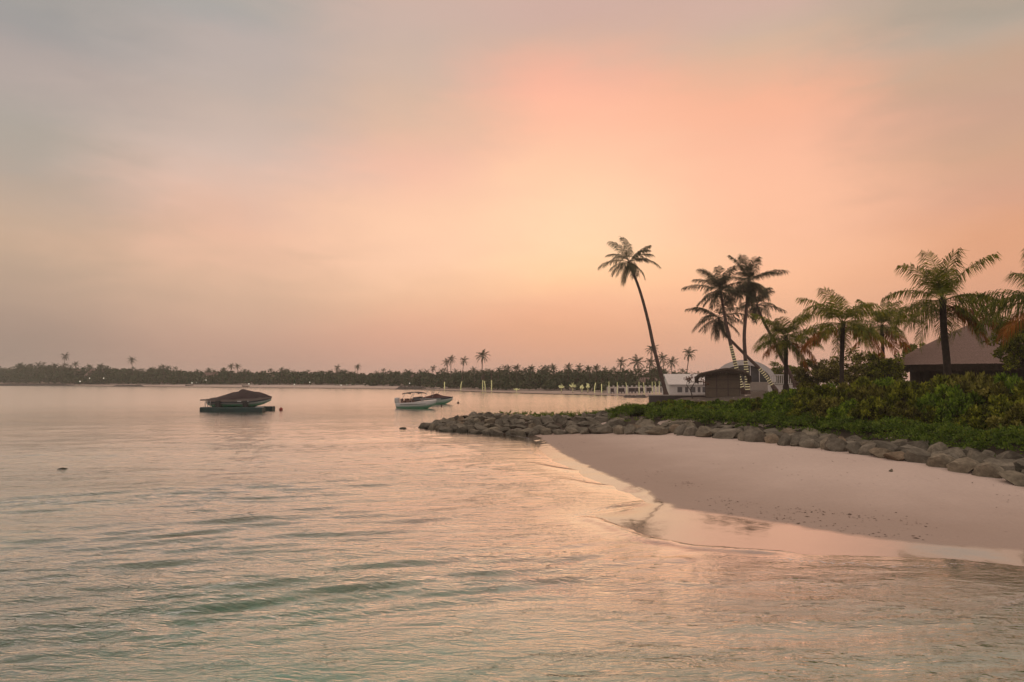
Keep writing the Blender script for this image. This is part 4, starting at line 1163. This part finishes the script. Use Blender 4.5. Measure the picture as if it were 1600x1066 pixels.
# white pavilion with pitched roof
def white_pavilion():
    D = 98.0; k = D / FPX; c = at(1079, 618, D); g = hz(c.x, D)
    root = empty('white_pavilion', (c.x, D, g), 'white pitched-roof beach pavilion with tall windows beyond the leaning palm', 'pavilion')
    x0, x1 = (1046.5 - 1079) * k, (1122 - 1079) * k; zr = at(1079, 584.5, D + 2.6).z - g; ze = at(1079, 599.5, D).z - g; T = 5.2
    rf = MB(); e = 0.25
    rf.add([(x0 - e, -e, ze - 0.1), (x1 + e, -e, ze - 0.1), (x1 + e, T / 2, zr), (x0 - e, T / 2, zr), (x0 - e, T + e, ze - 0.1), (x1 + e, T + e, ze - 0.1),
            (x0 - e, -e, ze - 0.25), (x1 + e, -e, ze - 0.25), (x1 + e, T / 2, zr - 0.16), (x0 - e, T / 2, zr - 0.16), (x0 - e, T + e, ze - 0.25), (x1 + e, T + e, ze - 0.25)],
           [(0, 1, 2, 3), (3, 2, 5, 4), (6, 9, 8, 7), (9, 10, 11, 8), (0, 6, 7, 1), (4, 5, 11, 10), (0, 3, 9, 6), (3, 4, 10, 9), (1, 7, 8, 2), (2, 8, 11, 5)])
    for i in range(12):
        x = x0 + (x1 - x0) * (i + 0.5) / 12
        rf.add([(x - 0.03, -e, ze - 0.08), (x + 0.03, -e, ze - 0.08), (x + 0.03, T / 2, zr + 0.03), (x - 0.03, T / 2, zr + 0.03)], [(0, 1, 2, 3)])
    rf.build('roof', M['white'], root)
    w = MB(); zt = ze - 0.26; w.box(((x0 + x1) / 2, T / 2, zt / 2), (x1 - x0, T, zt)); 
    w.add([(x0, 0, zt), (x0, T, zt), (x0, T / 2, zr - 0.3)], [(0, 1, 2)]); w.add([(x1, 0, zt), (x1, T, zt), (x1, T / 2, zr - 0.3)], [(0, 2, 1)])
    w.build('wall', M['white'], root)
    for a, b in ((1058, 1066.5), (1070, 1076), (1078, 1087), (1089.5, 1095), (1097, 1104)):
        xa, xb = (a - 1079) * k, (b - 1079) * k; z0, z1 = 0.35, ze - 0.45
        win = MB(); xm = (xa + xb) / 2
        for dx in (xa, xb): win.box((dx, -0.03, (z0 + z1) / 2), (0.09, 0.06, z1 - z0 + 0.09))
        for z in (z0, z1): win.box((xm, -0.03, z), (xb - xa - 0.09, 0.06, 0.09))
        fo = win.build('window', M['white'], root)
        gp = MB(); gp.box((xm, -0.01, (z0 + z1) / 2), (xb - xa - 0.09, 0.02, z1 - z0 - 0.09)); gp.build('pane', plain('grey_pane', (0.16, 0.16, 0.17), 0.15, 0.3, 2), fo)
white_pavilion()

# low quay wall in front of the pavilion
def quay():
    D = 84.0; a, b = at(1015, 617, D), at(1112, 617, D); z = a.z
    o = MB(); o.box(((a.x + b.x) / 2, D + 0.3, (z - 1.0) / 2 - 0.0), (b.x - a.x, 0.6, z + 1.0)); root = empty('quay_wall', ((a.x + b.x) / 2, D, 0), 'low dark quay wall with pale coping below the leaning palm', 'wall')
    ob = MB(); ob.box((0, 0.3, (z - 0.12 - 0.8) / 2), (b.x - a.x, 0.6, z - 0.12 + 0.8)); ob.build('wall_face', plain('dark_stone_wall', (0.06, 0.052, 0.05), 0.8, 0.3, 2, 0.3), root)
    cp = MB(); cp.box((0, 0.3, z - 0.06), (b.x - a.x + 0.12, 0.75, 0.12)); cp.build('coping', plain('pale_coping', (0.42, 0.38, 0.35), 0.7, 0.1, 2), root)
quay()

# bare frangipani in front of the pavilion
def frangipani():
    D = 72.0; b = at(1082, 621, D); g = hz(b.x, D)
    root = empty('frangipani_tree', (b.x, D, g), 'bare-branched frangipani with a few reddish leaf tufts before the white pavilion', 'tree')
    k = D / FPX; m = MB(); lv = []
    def P(px, py, dy=0): q = at(px, py, D); return (q.x - b.x, dy, q.z - g)
    for pts, r in (([(1082, 623), (1081, 615), (1079, 609), (1074, 602), (1075, 597)], .06), ([(1079, 609), (1085, 599), (1088, 597), (1093, 600)], .05), ([(1076, 600), (1079, 597), (1086, 597)], .045), ([(1075, 597), (1074, 592)], .04), ([(1076, 600), (1080, 590)], .03), ([(1088, 597), (1098, 597)], .04)):
        m.tube([P(x, y, 0.1 * i) for i, (x, y) in enumerate(pts)], [r * (1 - 0.15 * i) for i in range(len(pts))], 6)
    m.build('trunk', M['bark_dark'], root, smooth=True)
    rng = np.random.default_rng(3); Cs = []
    for x, y in ((1073, 592), (1080, 590), (1096, 596), (1099, 597), (1077, 594), (1075, 593), (1101, 600)):
        d = rng.normal(size=(26, 3)) * 0.1; Cs.append(np.array(P(x, y)) + d)
    Cs = np.concatenate(Cs); V, F = leaf_quads(Cs, rng.normal(size=Cs.shape), 0.22, 0.09, rng)
    quads_mesh('leaves', V, F, leafy('reddish_leaves', [(0.1, (0.10, 0.03, 0.02)), (0.6, (0.16, 0.06, 0.03)), (0.95, (0.12, 0.10, 0.04))], 0.25), root)
frangipani()

# white balustrade beside the arched building
def balustrade():
    D = 92.0; a, b = at(1204, 586, D), at(1246, 586, D); g = hz(a.x, D); z = a.z - g
    root = empty('balustrade', (a.x, D, g), 'white terrace balustrade between the arched building and short palm', 'balustrade')
    L_ = b.x - a.x; z2 = at(1204, 600, D).z - g
    r = MB(); r.box((L_ / 2, 0, z), (L_, 0.12, 0.14)); r.box((L_ / 2, 0, z2), (L_, 0.12, 0.1)); r.build('rail', M['white'], root)
    p = MB()
    for i in range(16): p.box((L_ * i / 15, 0, (z + z2) / 2), (0.07, 0.07, z - z2 - 0.14))
    p.build('balusters', M['white'], root)
    s = MB(); s.box((L_ / 2, 0.6, z2 / 2 - 0.1), (L_, 1.0, z2 - 0.1)); s.build('plinth', M['white'], root)
balustrade()

# ------------------------------------------------------------------ boats
M['hull_white'] = plain('white_gelcoat', (0.62, 0.62, 0.62), 0.25, 0.04, 1.0)
M['hull_grey'] = plain('grey_brown_gelcoat', (0.17, 0.135, 0.12), 0.3, 0.15, 1.2)
M['hull_navy'] = plain('navy_gelcoat', (0.03, 0.035, 0.05), 0.25, 0.1, 1.0)
M['cover'] = plain('dark_boat_cover', (0.05, 0.034, 0.036), 0.8, 0.25, 1.5, 0.3)
M['maroon'] = plain('maroon_canvas', (0.09, 0.035, 0.03), 0.8, 0.2, 2.0, 0.2)
M['metal'] = plain('brushed_steel', (0.45, 0.45, 0.45), 0.35, 0.1, 3.0, 0, 1.0)
M['black'] = plain('black_plastic', (0.02, 0.02, 0.022), 0.5, 0.2, 3.0)
M['pontoon'] = plain('dark_teal_float', (0.008, 0.04, 0.042), 0.5, 0.3, 1.5)
M['seat'] = plain('tan_upholstery', (0.24, 0.14, 0.11), 0.6, 0.2, 3.0)
def hull_prof(L_, B, H, t):
    hb = B / 2 * (0.92 + 0.08 * min(1, t * 3)) * (1 - max(0, (t - 0.42) / 0.58) ** 2.4) if t < 1 else 0.0
    sheer = H * (0.86 + 0.22 * t ** 2)
    keel = 0.72 * H * max(0, (t - 0.62) / 0.38) ** 2.2
    return max(hb, 0.015), sheer, keel
def hull_parts(root, L_, B, H, mat_low, mat_up, cut=0.55):
    n = 22; low, up = [], []
    for i in range(n + 1):
        t = i / n; x = L_ * (t - 0.5); hb, sh, ke = hull_prof(L_, B, H, t)
        zc = ke + (sh - ke) * 0.34; zm = ke + (sh - ke) * cut; flare = 0.86 + 0.0 * t
        low.append([(x, -hb * 0.93, zm), (x, -hb * flare, zc), (x, 0, ke), (x, hb * flare, zc), (x, hb * 0.93, zm)])
        x2 = x + 0.35 * max(0, t - 0.8)
        up.append([(x, -hb * 0.93, zm), (x2, -hb, sh), (x2, -hb * 0.95, sh + 0.04), ])
        up[-1] = up[-1]
    a = MB(); a.loft(low); a.add(low[0], [(0, 1, 2, 3, 4)]); a.build('hull', mat_low, root, smooth=True)
    u = MB(); u.loft(up); u.loft([[(p[0], -p[1], p[2]) for p in r] for r in up]); u.add([up[0][0], up[0][1], (up[0][1][0], -up[0][1][1], up[0][1][2]), (up[0][0][0], -up[0][0][1], up[0][0][2])], [(0, 1, 2, 3)])
    u.build('topside', mat_up, root, smooth=True)
def deck(root, L_, B, H, t0, t1, mat_, crown=0.08):
    rings = []
    for i in range(15):
        t = t0 + (t1 - t0) * i / 14; x = L_ * (t - 0.5) + 0.35 * max(0, t - 0.8); hb, sh, ke = hull_prof(L_, B, H, t)
        rings.append([(x, hb * s, sh + 0.035 + crown * (1 - s * s)) for s in (-0.99, -0.5, 0, 0.5, 0.99)])
    m = MB(); m.loft(rings); m.build('deck', mat_, root, smooth=True)

def boat_on_lift():
    D = 74.0; k = D / FPX; c = at(372, 641.7, D)
    lift = empty('boat_lift', (c.x, D, 0), 'dark floating boat lift carrying the covered speedboat', 'boat lift', rz=R(-4))
    W = 98 * k; m = MB(); 
    for y in (-1.25, 1.25):
        pts = [(-W / 2, 0), (W / 2, 0)]
        m.loft([[(x, y + 0.42 * dy, 0.12 + 0.34 * dz) for dy, dz in ((-1, -1), (1, -1), (1, 0.75), (0.8, 1), (-0.8, 1), (-1, 0.75))] for x in (-W / 2, -W / 4, 0, W / 4, W / 2)], closed=True, cap=True)
    m.build('pontoon', M['pontoon'], lift)
    cb = MB()
    for x in (-W * 0.27, W * 0.18): cb.box((x, 0, 0.42), (0.35, 2.4, 0.16))
    cb.build('cross_beam', M['black'], lift)
    for x in (-W * 0.44, -W * 0.40, -W * 0.36):
        p = MB(); p.tube([(x, -1.3, 0.4), (x, -1.3, 1.12)], 0.045, 6); p.build('post', M['metal'], lift)
    for x in (-W * 0.25, W * 0.19):
        p = MB(); p.box((x, -1.12, 0.78), (0.5, 0.16, 0.72)); p.build('bunk_pad', M['black'], lift)
    for x in (-W * 0.25, W * 0.19):
        p = MB(); p.box((x, 1.12, 0.78), (0.5, 0.16, 0.72)); p.build('bunk_pad', M['black'], lift)
    pf = MB(); pf.box((W * 0.43, -1.2, 0.45), (0.7, 0.5, 0.12)); pf.build('step', M['white'], lift)
    bt = empty('speedboat', (c.x + 0.30, D, 0.47), 'speedboat under a dark maroon cover raised on the floating lift', 'boat', rz=R(-4))
    L_, B, H = 6.7, 2.3, 0.95
    hull_parts(bt, L_, B, H, M['hull_white'], M['hull_grey'], 0.50)
    sb = MB(); nS = 20
    for sgn in (-1, 1):
        rg = []
        for i in range(nS + 1):
            t = 0.995 * i / nS; x = L_ * (t - 0.5); hb, sh, ke = hull_prof(L_, B, H, t); zm = ke + (sh - ke) * 0.5
            rg.append([(x, sgn * (hb * 0.93 + 0.012), zm - 0.02), (x, sgn * (hb * 0.95 + 0.014), zm + 0.14)])
        sb.loft(rg)
    sb.build('stripe', M['hull_navy'], bt)
    st = MB(); st.box((-L_ / 2 - 0.35, 0, 0.72), (0.75, 1.9, 0.12)); st.build('swim_platform', M['black'], bt)
    prof = [(0.02, 0.10), (0.12, 0.22), (0.28, 0.52), (0.36, 0.72), (0.45, 0.78), (0.50, 0.98), (0.54, 0.98), (0.62, 0.86), (0.72, 0.72), (0.80, 0.62), (0.9, 0.36), (0.97, 0.14), (1.0, 0.05)]
    rings = []
    for t, pk in prof:
        x = L_ * (t - 0.5) + 0.35 * max(0, t - 0.8); hb, sh, ke = hull_prof(L_, B, H, t)
        rings.append([(x, hb * s * (1.03), sh - 0.02 + (pk + 0.02) * max(0.0, (1 - abs(s) ** 1.5)) ** 0.9 - 0.03 * math.sin(7 * s + t * 20)) for s in (-1, -0.85, -0.65, -0.4, -0.2, 0, 0.2, 0.4, 0.65, 0.85, 1)])
    cv = MB(); cv.loft(rings); cv.add(rings[0], [tuple(range(len(rings[0])))]); cv.build('cover', M['cover'], bt, smooth=False)
    for x in (0.35, 1.15):
        v = MB(); v.box((x, -1.165, 0.60), (0.42, 0.03, 0.09)); v.build('side_vent', M['hull_white'], bt)
    q = gnd(439, 641.5); b = MB(); b.ball((0, 0, 0.12), 0.2, 12); b.tube([(0, 0, 0.28), (0, 0, 0.4)], 0.04, 6)
    tag(b.build('mooring_buoy', plain('red_float', (0.35, 0.03, 0.025), 0.4, 0.1, 2), None, True, (q[0], q[1], 0)), 'small round red buoy floating beside the lift', 'buoy')
boat_on_lift()

def runabout():
    D = 81.0; c = at(653, 637.5, D)
    r = empty('motorboat', (c.x, D, -0.12), 'white open motorboat with bimini canopy and outboard, moored off the groyne', 'boat', rz=R(-28))
    r.rotation_euler = (0, R(-2), R(-24)); L_, B, H = 5.0, 2.1, 0.88
    hull_parts(r, L_, B, H, M['hull_white'], M['hull_white'], 0.5); deck(r, L_, B, H, 0.5, 1.0, M['hull_white'], 0.12)
    ck = MB(); ck.box((-L_ * 0.22, 0, 0.62), (L_ * 0.52, B * 0.8, 0.08)); ck.build('cockpit_floor', M['hull_white'], r)
    for x in (-1.7, -0.9, -0.2):
        for y in (-0.45, 0.45):
            s = MB(); s.box((x, y, 0.86), (0.5, 0.55, 0.4)); s.box((x - 0.2, y, 1.14), (0.12, 0.55, 0.3)); s.build('seat', M['seat'], r)
    ws = MB(); ws.add([(0.05, -0.85, 1.02), (0.75, -0.5, 1.05), (0.75, 0.5, 1.05), (0.05, 0.85, 1.02), (-0.15, -0.8, 1.42), (0.4, -0.45, 1.48), (0.4, 0.45, 1.48), (-0.15, 0.8, 1.42)], [(0, 1, 5, 4), (1, 2, 6, 5), (2, 3, 7, 6)]); ws.build('windscreen', M['glass'], r)
    fb = MB()
    for y in (-0.9, 0.9):
        fb.tube([(-1.9, y, 0.85), (-1.1, y * 0.95, 1.95)], 0.03, 6); fb.tube([(-0.35, y, 0.85), (0.1, y * 0.95, 1.95)], 0.03, 6)
    fb.build('bimini_frame', M['metal'], r)
    cn = MB(); cn.loft([[(x, y, 1.93 + 0.1 * (1 - (y / 0.95) ** 2) + dz) for y in (-0.95, -0.5, 0, 0.5, 0.95)] for x, dz in ((-1.55, -0.16), (-1.5, -0.02), (-0.7, 0.05), (0.1, 0.04), (0.6, -0.06), (0.64, -0.18))]); cn.build('bimini_canopy', M['black'], r, smooth=True)
    ob = MB(); ob.loft([[(x, y * w, z) for x, y in ((-L_ / 2 - 0.62, -0.2), (-L_ / 2 - 0.12, -0.2), (-L_ / 2 - 0.12, 0.2), (-L_ / 2 - 0.62, 0.2))] for z, w in ((0.75, 0.8), (1.0, 1.0), (1.3, 0.95), (1.42, 0.6))], closed=True, cap=True)
    ob.box((-L_ / 2 - 0.35, 0, 0.35), (0.22, 0.12, 0.8)); ob.build('outboard_motor', M['hull_white'], r)
    rl = MB(); rl.box((0, -B / 2 - 0.01, 0.62), (L_ * 0.7, 0.03, 0.05)); rl.build('rub_rail', M['black'], r)
    D = 94.5; c = at(682, 630.7, D)
    r = empty('motorboat', (c.x, D, -0.1), 'white and dark blue motorboat with maroon cover, behind the open white boat', 'boat', rz=R(-20)); L_, B, H = 4.9, 2.0, 1.0
    hull_parts(r, L_, B, H, M['hull_white'], M['hull_navy'], 0.72)
    rings = []
    for t, pk in ((0.02, 0.1), (0.25, 0.35), (0.45, 0.62), (0.52, 0.66), (0.62, 0.42), (0.8, 0.24), (0.94, 0.1), (1.0, 0.04)):
        x = L_ * (t - 0.5) + 0.35 * max(0, t - 0.8); hb, sh, ke = hull_prof(L_, B, H, t)
        rings.append([(x, hb * s * 1.02, sh - 0.04 + pk * (1 - s * s)) for s in (-1, -0.7, -0.35, 0, 0.35, 0.7, 1)])
    m = MB(); m.loft(rings); m.add(rings[0], [tuple(range(7))]); m.build('cover', M['maroon'], r)
    sr = MB(); sr.box((-0.2, -B / 2 - 0.0, 0.80), (L_ * 0.55, 0.03, 0.08)); sr.build('stripe', M['hull_white'], r)
    fb = MB()
    for y in (-0.85, 0.85):
        fb.tube([(-1.3, y, 1.0), (-0.9, y * 0.95, 2.2)], 0.03, 6); fb.tube([(-0.2, y, 1.0), (0.1, y * 0.95, 2.2)], 0.03, 6)
    fb.build('bimini_frame', M['metal'], r)
    cn = MB(); cn.loft([[(x, y, 2.18 + 0.1 * (1 - (y / 0.9) ** 2) + dz) for y in (-0.9, -0.45, 0, 0.45, 0.9)] for x, dz in ((-1.2, -0.05), (-0.5, 0.04), (0.3, -0.03))]); cn.build('bimini_canopy', M['black'], r, smooth=True)
    for px, py, lb in ((716, 630.5, 'dark round mooring buoy ahead of the maroon-covered boat'), (690, 635.5, 'tiny dark buoy just off the bow of the open white boat')):
        q = gnd(px, py); b = MB(); b.ball((0, 0, 0.06), 0.17 if px > 700 else 0.11, 10); b.tube([(0, 0, 0.1), (0, 0, 0.3)], 0.03, 6)
        tag(b.build('mooring_buoy', M['maroon'], None, True, (q[0], q[1], 0)), lb, 'buoy')
runabout()

def dinghy(px, py, L_, lb):
    q = gnd(px, py); D = q[1]
    r = empty('dinghy', (q[0], D, -0.1), lb, 'boat', rz=R(170)); 
    B, H = L_ * 0.34, 0.85; hull_parts(r, L_, B, H, M['cover'], M['cover'], 0.5)
    s = MB(); s.box((-L_ * 0.15, 0, H * 0.8), (0.3, B * 0.8, 0.06)); s.box((L_ * 0.15, 0, H * 0.8), (0.3, B * 0.7, 0.06)); s.build('thwart', M['seat'], r)
dinghy(295, 604.6, 3.4, 'small dark dinghy at the far beach, away from the covered boat')
dinghy(383.5, 605.6, 3.0, 'small dark dinghy at the far beach directly above the covered boat')

# ------------------------------------------------------------------ far shore: rock spits, roofs, lamps, lit trunks
def spit(pxa, pxb, py, hgt, lb, wide=5):
    a, b = Vector(gnd(pxa, py)), Vector(gnd(pxb, py)); n = 26; rng = random.Random(pxa)
    rings = []
    for i in range(n + 1):
        t = i / n; c = a.lerp(b, t); e = min(1, 6 * t, 6 * (1 - t)) ** 0.6
        rings.append([(c.x, c.y + (s * wide) * (0.35 + 0.65 * e), -0.3 + (hgt + 0.3) * e * (1 - abs(s) ** 1.6) * rng.uniform(0.8, 1.15)) for s in (-1, -0.75, -0.5, -0.2, 0.1, 0.4, 0.75, 1)])
    m = MB(); m.loft(rings); o = m.build('rock_spit', plain('far_rock', (0.07, 0.058, 0.05), 0.9, 0.4, 0.8, 0.5)); tag(o, lb, 'rock spit')
spit(-40, 121, 603.0, 1.0, 'longest low dark rock spit under the wooded far point')
spit(176, 226, 604.2, 0.8, 'short low dark rock spit off the open far beach')
spit(617, 668, 608.5, 1.0, 'low dark rock spit on the far shore behind the open white boat')
spit(972, 1013, 621.3, 0.5, 'low dark rock spit by the white beach terrace', 2.0)

def far_roof(px, topy, boty, wpx, ex, lb):
    D = far_depth(px) + ex; k = D / FPX; c = at(px, boty, D); g = hz(c.x, D); root = empty('thatched_villa', (c.x, D, g), lb, 'villa')
    W = wpx * k / 2; z0, z1 = c.z - g, at(px, topy, D).z - g
    m = MB(); m.add([(-W, -W * .6, z0), (W, -W * .6, z0), (W, W * .6, z0), (-W, W * .6, z0), (-W * .55, 0, z1), (W * .55, 0, z1)], [(0, 1, 5, 4), (1, 2, 5), (2, 3, 4, 5), (3, 0, 4), (3, 2, 1, 0)]); m.build('roof', M['thatch'], root)
    w = MB(); w.box((0, 0, (z0 - 0.3) / 2), (W * 1.7, W, z0 + 0.25)); w.build('wall', plain('brown_timber', (0.09, 0.065, 0.05), 0.8), root)
far_roof(150, 577, 590, 32, 36, 'thatched villa roof glimpsed in the far wood between two lamps')
far_roof(124, 577, 592, 14, 36, 'small thatched villa glimpsed beside the larger roof in the far wood')
far_roof(330, 582, 594, 34, 36, 'thatched villa roof in the far wood above the dinghies')
far_roof(420, 585, 595, 26, 36, 'thatched villa roof in the far wood beyond the red buoy')
far_roof(650, 585, 597, 24, 36, 'thatched villa roof in the far wood behind the moored boats')

# lamps on the far beach: made once, then copied
lamp = empty('beach_lamp', (0, 0, 0), 'lamp', 'lamp', 'lamps along the far beach')
m = MB(); m.tube([(0, 0, -0.2), (0, 0, 1.0)], 0.05, 6); m.build('post', M['black'], lamp)
m = MB(); m.ball((0, 0, 1.2), 0.22, 10); m.build('globe', glow('lamp_glow', (1.0, 0.86, 0.68), 1.0), lamp)
first_lamp = True
for px, py, s in ((125,596,1.3),(140,591,1.1),(162,591,1.2),(300,598.5,1.2),(307,598,.7),(322,594,1.0),(389,600,1.3),(460,601,1.2),(484,597.5,1),(533,602,1.1),(542,601.5,.8),(640,599,1.0)):
    D = far_depth(px) + (10 if py > 595 else 14); p = at(px, py, D); o = lamp if first_lamp else copy_tree(lamp); first_lamp = False
    g = hz(p.x, D); s *= D / 330; o.location = (p.x, D, g); o.scale = (s, s, max(0.3, (p.z - g) / 1.2))
    for ch in o.children:
        if ch.name.startswith('globe'): ch.scale = (1, 1, s / o.scale[2]); ch.location = (0, 0, 1.2 - 1.2 * ch.scale[2])
    o['label'] = 'small glowing globe lamp low among the trees of the far beach'

# light-wound trunks on the far beach
def lit_trunk(px, y0, y1, wpx, lb, bend=0.0, D=None):
    D = D or far_depth(px) + 14; b = at(px, y0, D); g = hz(b.x, D); t = at(px + bend, y1, D); k = D / FPX
    root = empty('lit_palm', (b.x, D, g), lb, 'lit palm', 'light-wound palms on the far beach'); h = t.z - g; dx = t.x - b.x; r = wpx * k / 2
    c = bez([(0, 0, 0), (dx * 0.2 - bend * 0.01, 0, h * 0.5), (dx, 0, h), (dx * 1.4, 0, h * 1.6)], 16)
    m = MB(); m.tube([c[0] - np.array([0, 0, .5])] + c, [r * 0.8] * 18, 6); m.build('trunk', M['bark'], root, smooth=True)
    ring = MB(); cc = [c[i] * (1 - f) + c[i + 1] * f for i in range(10) for f in (0.0, 0.5)]
    for i, p in enumerate(cc): ring.tube([p + np.array([0, 0, .02]), p + np.array([0, 0, 0.10])], r, 6)
    ring.build('string_lights', M['fairy_far'], root)
    v, f = [], []; rng = np.random.default_rng(int(px))
    for q in range(10): frond_geo(v, f, c[-1], q * 2.4, R(70 - 90 * q / 10), 1.6, 1.2, 8, 0.5, 0.14, rng, 0, .4, .05, 4)
    mesh_vf('crown', v, f, M['far_leaf'], root)
M['fairy_far'] = glow('far_string_lights', (0.95, 0.80, 0.34), 0.7)
for px, y0, y1, w, bd, lb in ((694.5,609,596,2.0,0,'lit straight trunk farthest out on the open far beach'),(720,609,595,1.8,2,'lit curved trunk standing alone on the far beach'),(754,609,593,1.8,0.6,'lit trunk of a close pair, the one nearer the moored boats'),(758,609,594,1.8,-1.5,'lit trunk of a close pair, leaning against its neighbour'),(768,609,593,2.2,0,'lit straight thick trunk next to the close pair'),(929,611,597,2.0,2,'lit leaning trunk next to the lit branching shrub'),(940,610,599,1.8,0,'faintly lit trunk at the edge of the white terrace')):
    lit_trunk(px, y0, y1, w * 0.72, lb, bd)
for i, (px, y1, bd) in enumerate(((951.5,595,0),(964.5,596,0),(979.5,596,-2),(998.5,595,0),(1006.5,596,-1.2),(1019,595,0),(1025,595,-2),(1030,594,0))):
    lit_trunk(px, 611, y1, 1.0, 'lit trunk standing in the row along the white beach terrace', bd, D=150 - 0.2 * (px - 951))
def lit_shrub(px, y0, y1, wpx, lb, seed):
    D = far_depth(px) + 12; b = at(px, y0, D); g = hz(b.x, D); h = at(px, y1, D).z - g; W = wpx * D / FPX / 2
    root = empty('lit_shrub', (b.x, D, g), lb, 'lit shrub'); rng = random.Random(seed); m = MB(); tr = MB()
    tr.tube([(0, 0, -0.3), (0, 0, h * 0.4)], 0.1, 6)
    for k in range(9):
        a = (k - 4) / 4; e = (a * W, rng.uniform(-.5, .5), h * (1 - 0.3 * abs(a)) * rng.uniform(0.75, 1.05)); mid = (a * W * 0.4, 0, h * 0.45)
        tr.tube([(0, 0, h * 0.3), mid, e], [0.06, 0.05, 0.02], 5)
        for j in range(9):
            s = 0.15 + j * 0.1; p = Vector(mid).lerp(Vector(e), s); m.ball((p.x + rng.uniform(-.05, .05), p.y, p.z), 0.055, 6)
    for j in range(6): m.ball((rng.uniform(-.08, .08), -0.1, h * (0.1 + 0.06 * j)), 0.06, 6)
    tr.build('branches', M['bark'], root); m.build('string_lights', M['fairy_far'], root)
lit_shrub(877, 609, 599, 9, 'smallest lit branching shrub on the far beach, on its own', 1)
lit_shrub(895, 609, 596, 11, 'lit shrub with wide V-shaped branches on the far beach', 2)
lit_shrub(909, 609, 600, 6, 'faint lit shrub between two brighter ones on the far beach', 3)
lit_shrub(918.5, 611, 596, 6, 'brightest dense lit shrub beside the white beach terrace', 4)
lit_shrub(807, 610, 606, 10, 'low lit plant lying on the open sand of the far beach', 5)

def terrace():
    D = 152.0; a, b = at(948, 603, D), at(1048, 603, D); g = hz((a.x + b.x) / 2, D); root = empty('terrace_wall', (a.x, D, g), 'long low white terrace wall behind the row of lit trunks', 'wall'); L_ = b.x - a.x
    h = at(948, 604.5, D).z - g; m = MB(); m.box((L_ / 2, 0, h / 2 - 0.2), (L_, 0.3, h + 0.4)); m.build('wall_face', plain('far_white_wall', (0.6, 0.57, 0.55), 0.7, 0.1), root)
    m = MB()
    for i in range(14): m.box((L_ * (i + 0.5) / 14, -0.02, h + 0.15), (0.35, 0.45, 0.24))
    m.build('pier_caps', M['white'], root)
    ch = empty('beach_chair', (0, 0, 0), 'chair', 'chair', 'dark chairs along the white terrace')
    s = MB(); s.box((0, 0, 0.42), (0.7, 0.7, 0.12)); s.build('seat', M['cover'], ch); s = MB(); s.box((0, 0.32, 0.8), (0.7, 0.1, 0.7)); s.build('backrest', M['cover'], ch)
    for x in (-.3, .3):
        for y in (-.3, .3): s = MB(); s.box((x, y, 0.18), (0.07, 0.07, 0.36)); s.build('leg', M['black'], ch)
    for i, px in enumerate((957, 969, 973.5, 985, 990, 995.5, 1003, 1013, 1017, 1035)):
        o = ch if i == 0 else copy_tree(ch); p = at(px, 610, 148); o.location = (p.x, 148, hz(p.x, 148)); o['label'] = 'dark chair set out before the long white terrace wall'
    D = 165.0; c = at(1012, 602, D); g = hz(c.x, D); root = empty('beach_restaurant', (c.x, D, g), 'broad brown thatched roof behind the white terrace', 'building'); k = D / FPX; W = 26 * k
    z0, z1 = c.z - g, at(1012, 590, D).z - g; m = MB(); m.add([(-W, -W * .5, z0), (W, -W * .5, z0), (W, W * .5, z0), (-W, W * .5, z0), (-W * .45, 0, z1), (W * .45, 0, z1)], [(0, 1, 5, 4), (1, 2, 5), (2, 3, 4, 5), (3, 0, 4), (3, 2, 1, 0)]); m.build('roof', M['thatch'], root)
    w = MB(); w.box((0, 0, z0 / 2 - 0.1), (W * 1.7, W * 0.8, z0)); w.build('wall', plain('dark_wall', (0.05, 0.04, 0.035), 0.8), root)
terrace()

# ------------------------------------------------------------------ haze over the whole place
HAZE = 0.0005
def haze():
    m = MB(); m.box((0, 620, 11), (2700, 1480, 31)); 
    t = NT('sea_haze'); pv = t.n('ShaderNodeVolumePrincipled'); pv.inputs['Color'].default_value = (0.95, 0.93, 0.92, 1); pv.inputs['Density'].default_value = HAZE; pv.inputs['Anisotropy'].default_value = 0.3
    t.l(pv.outputs[0], t.out.inputs['Volume'])
    tag(m.build('haze', t.m), 'thin warm evening haze over the lagoon', 'haze', kind='stuff')
if HAZE > 0: haze()
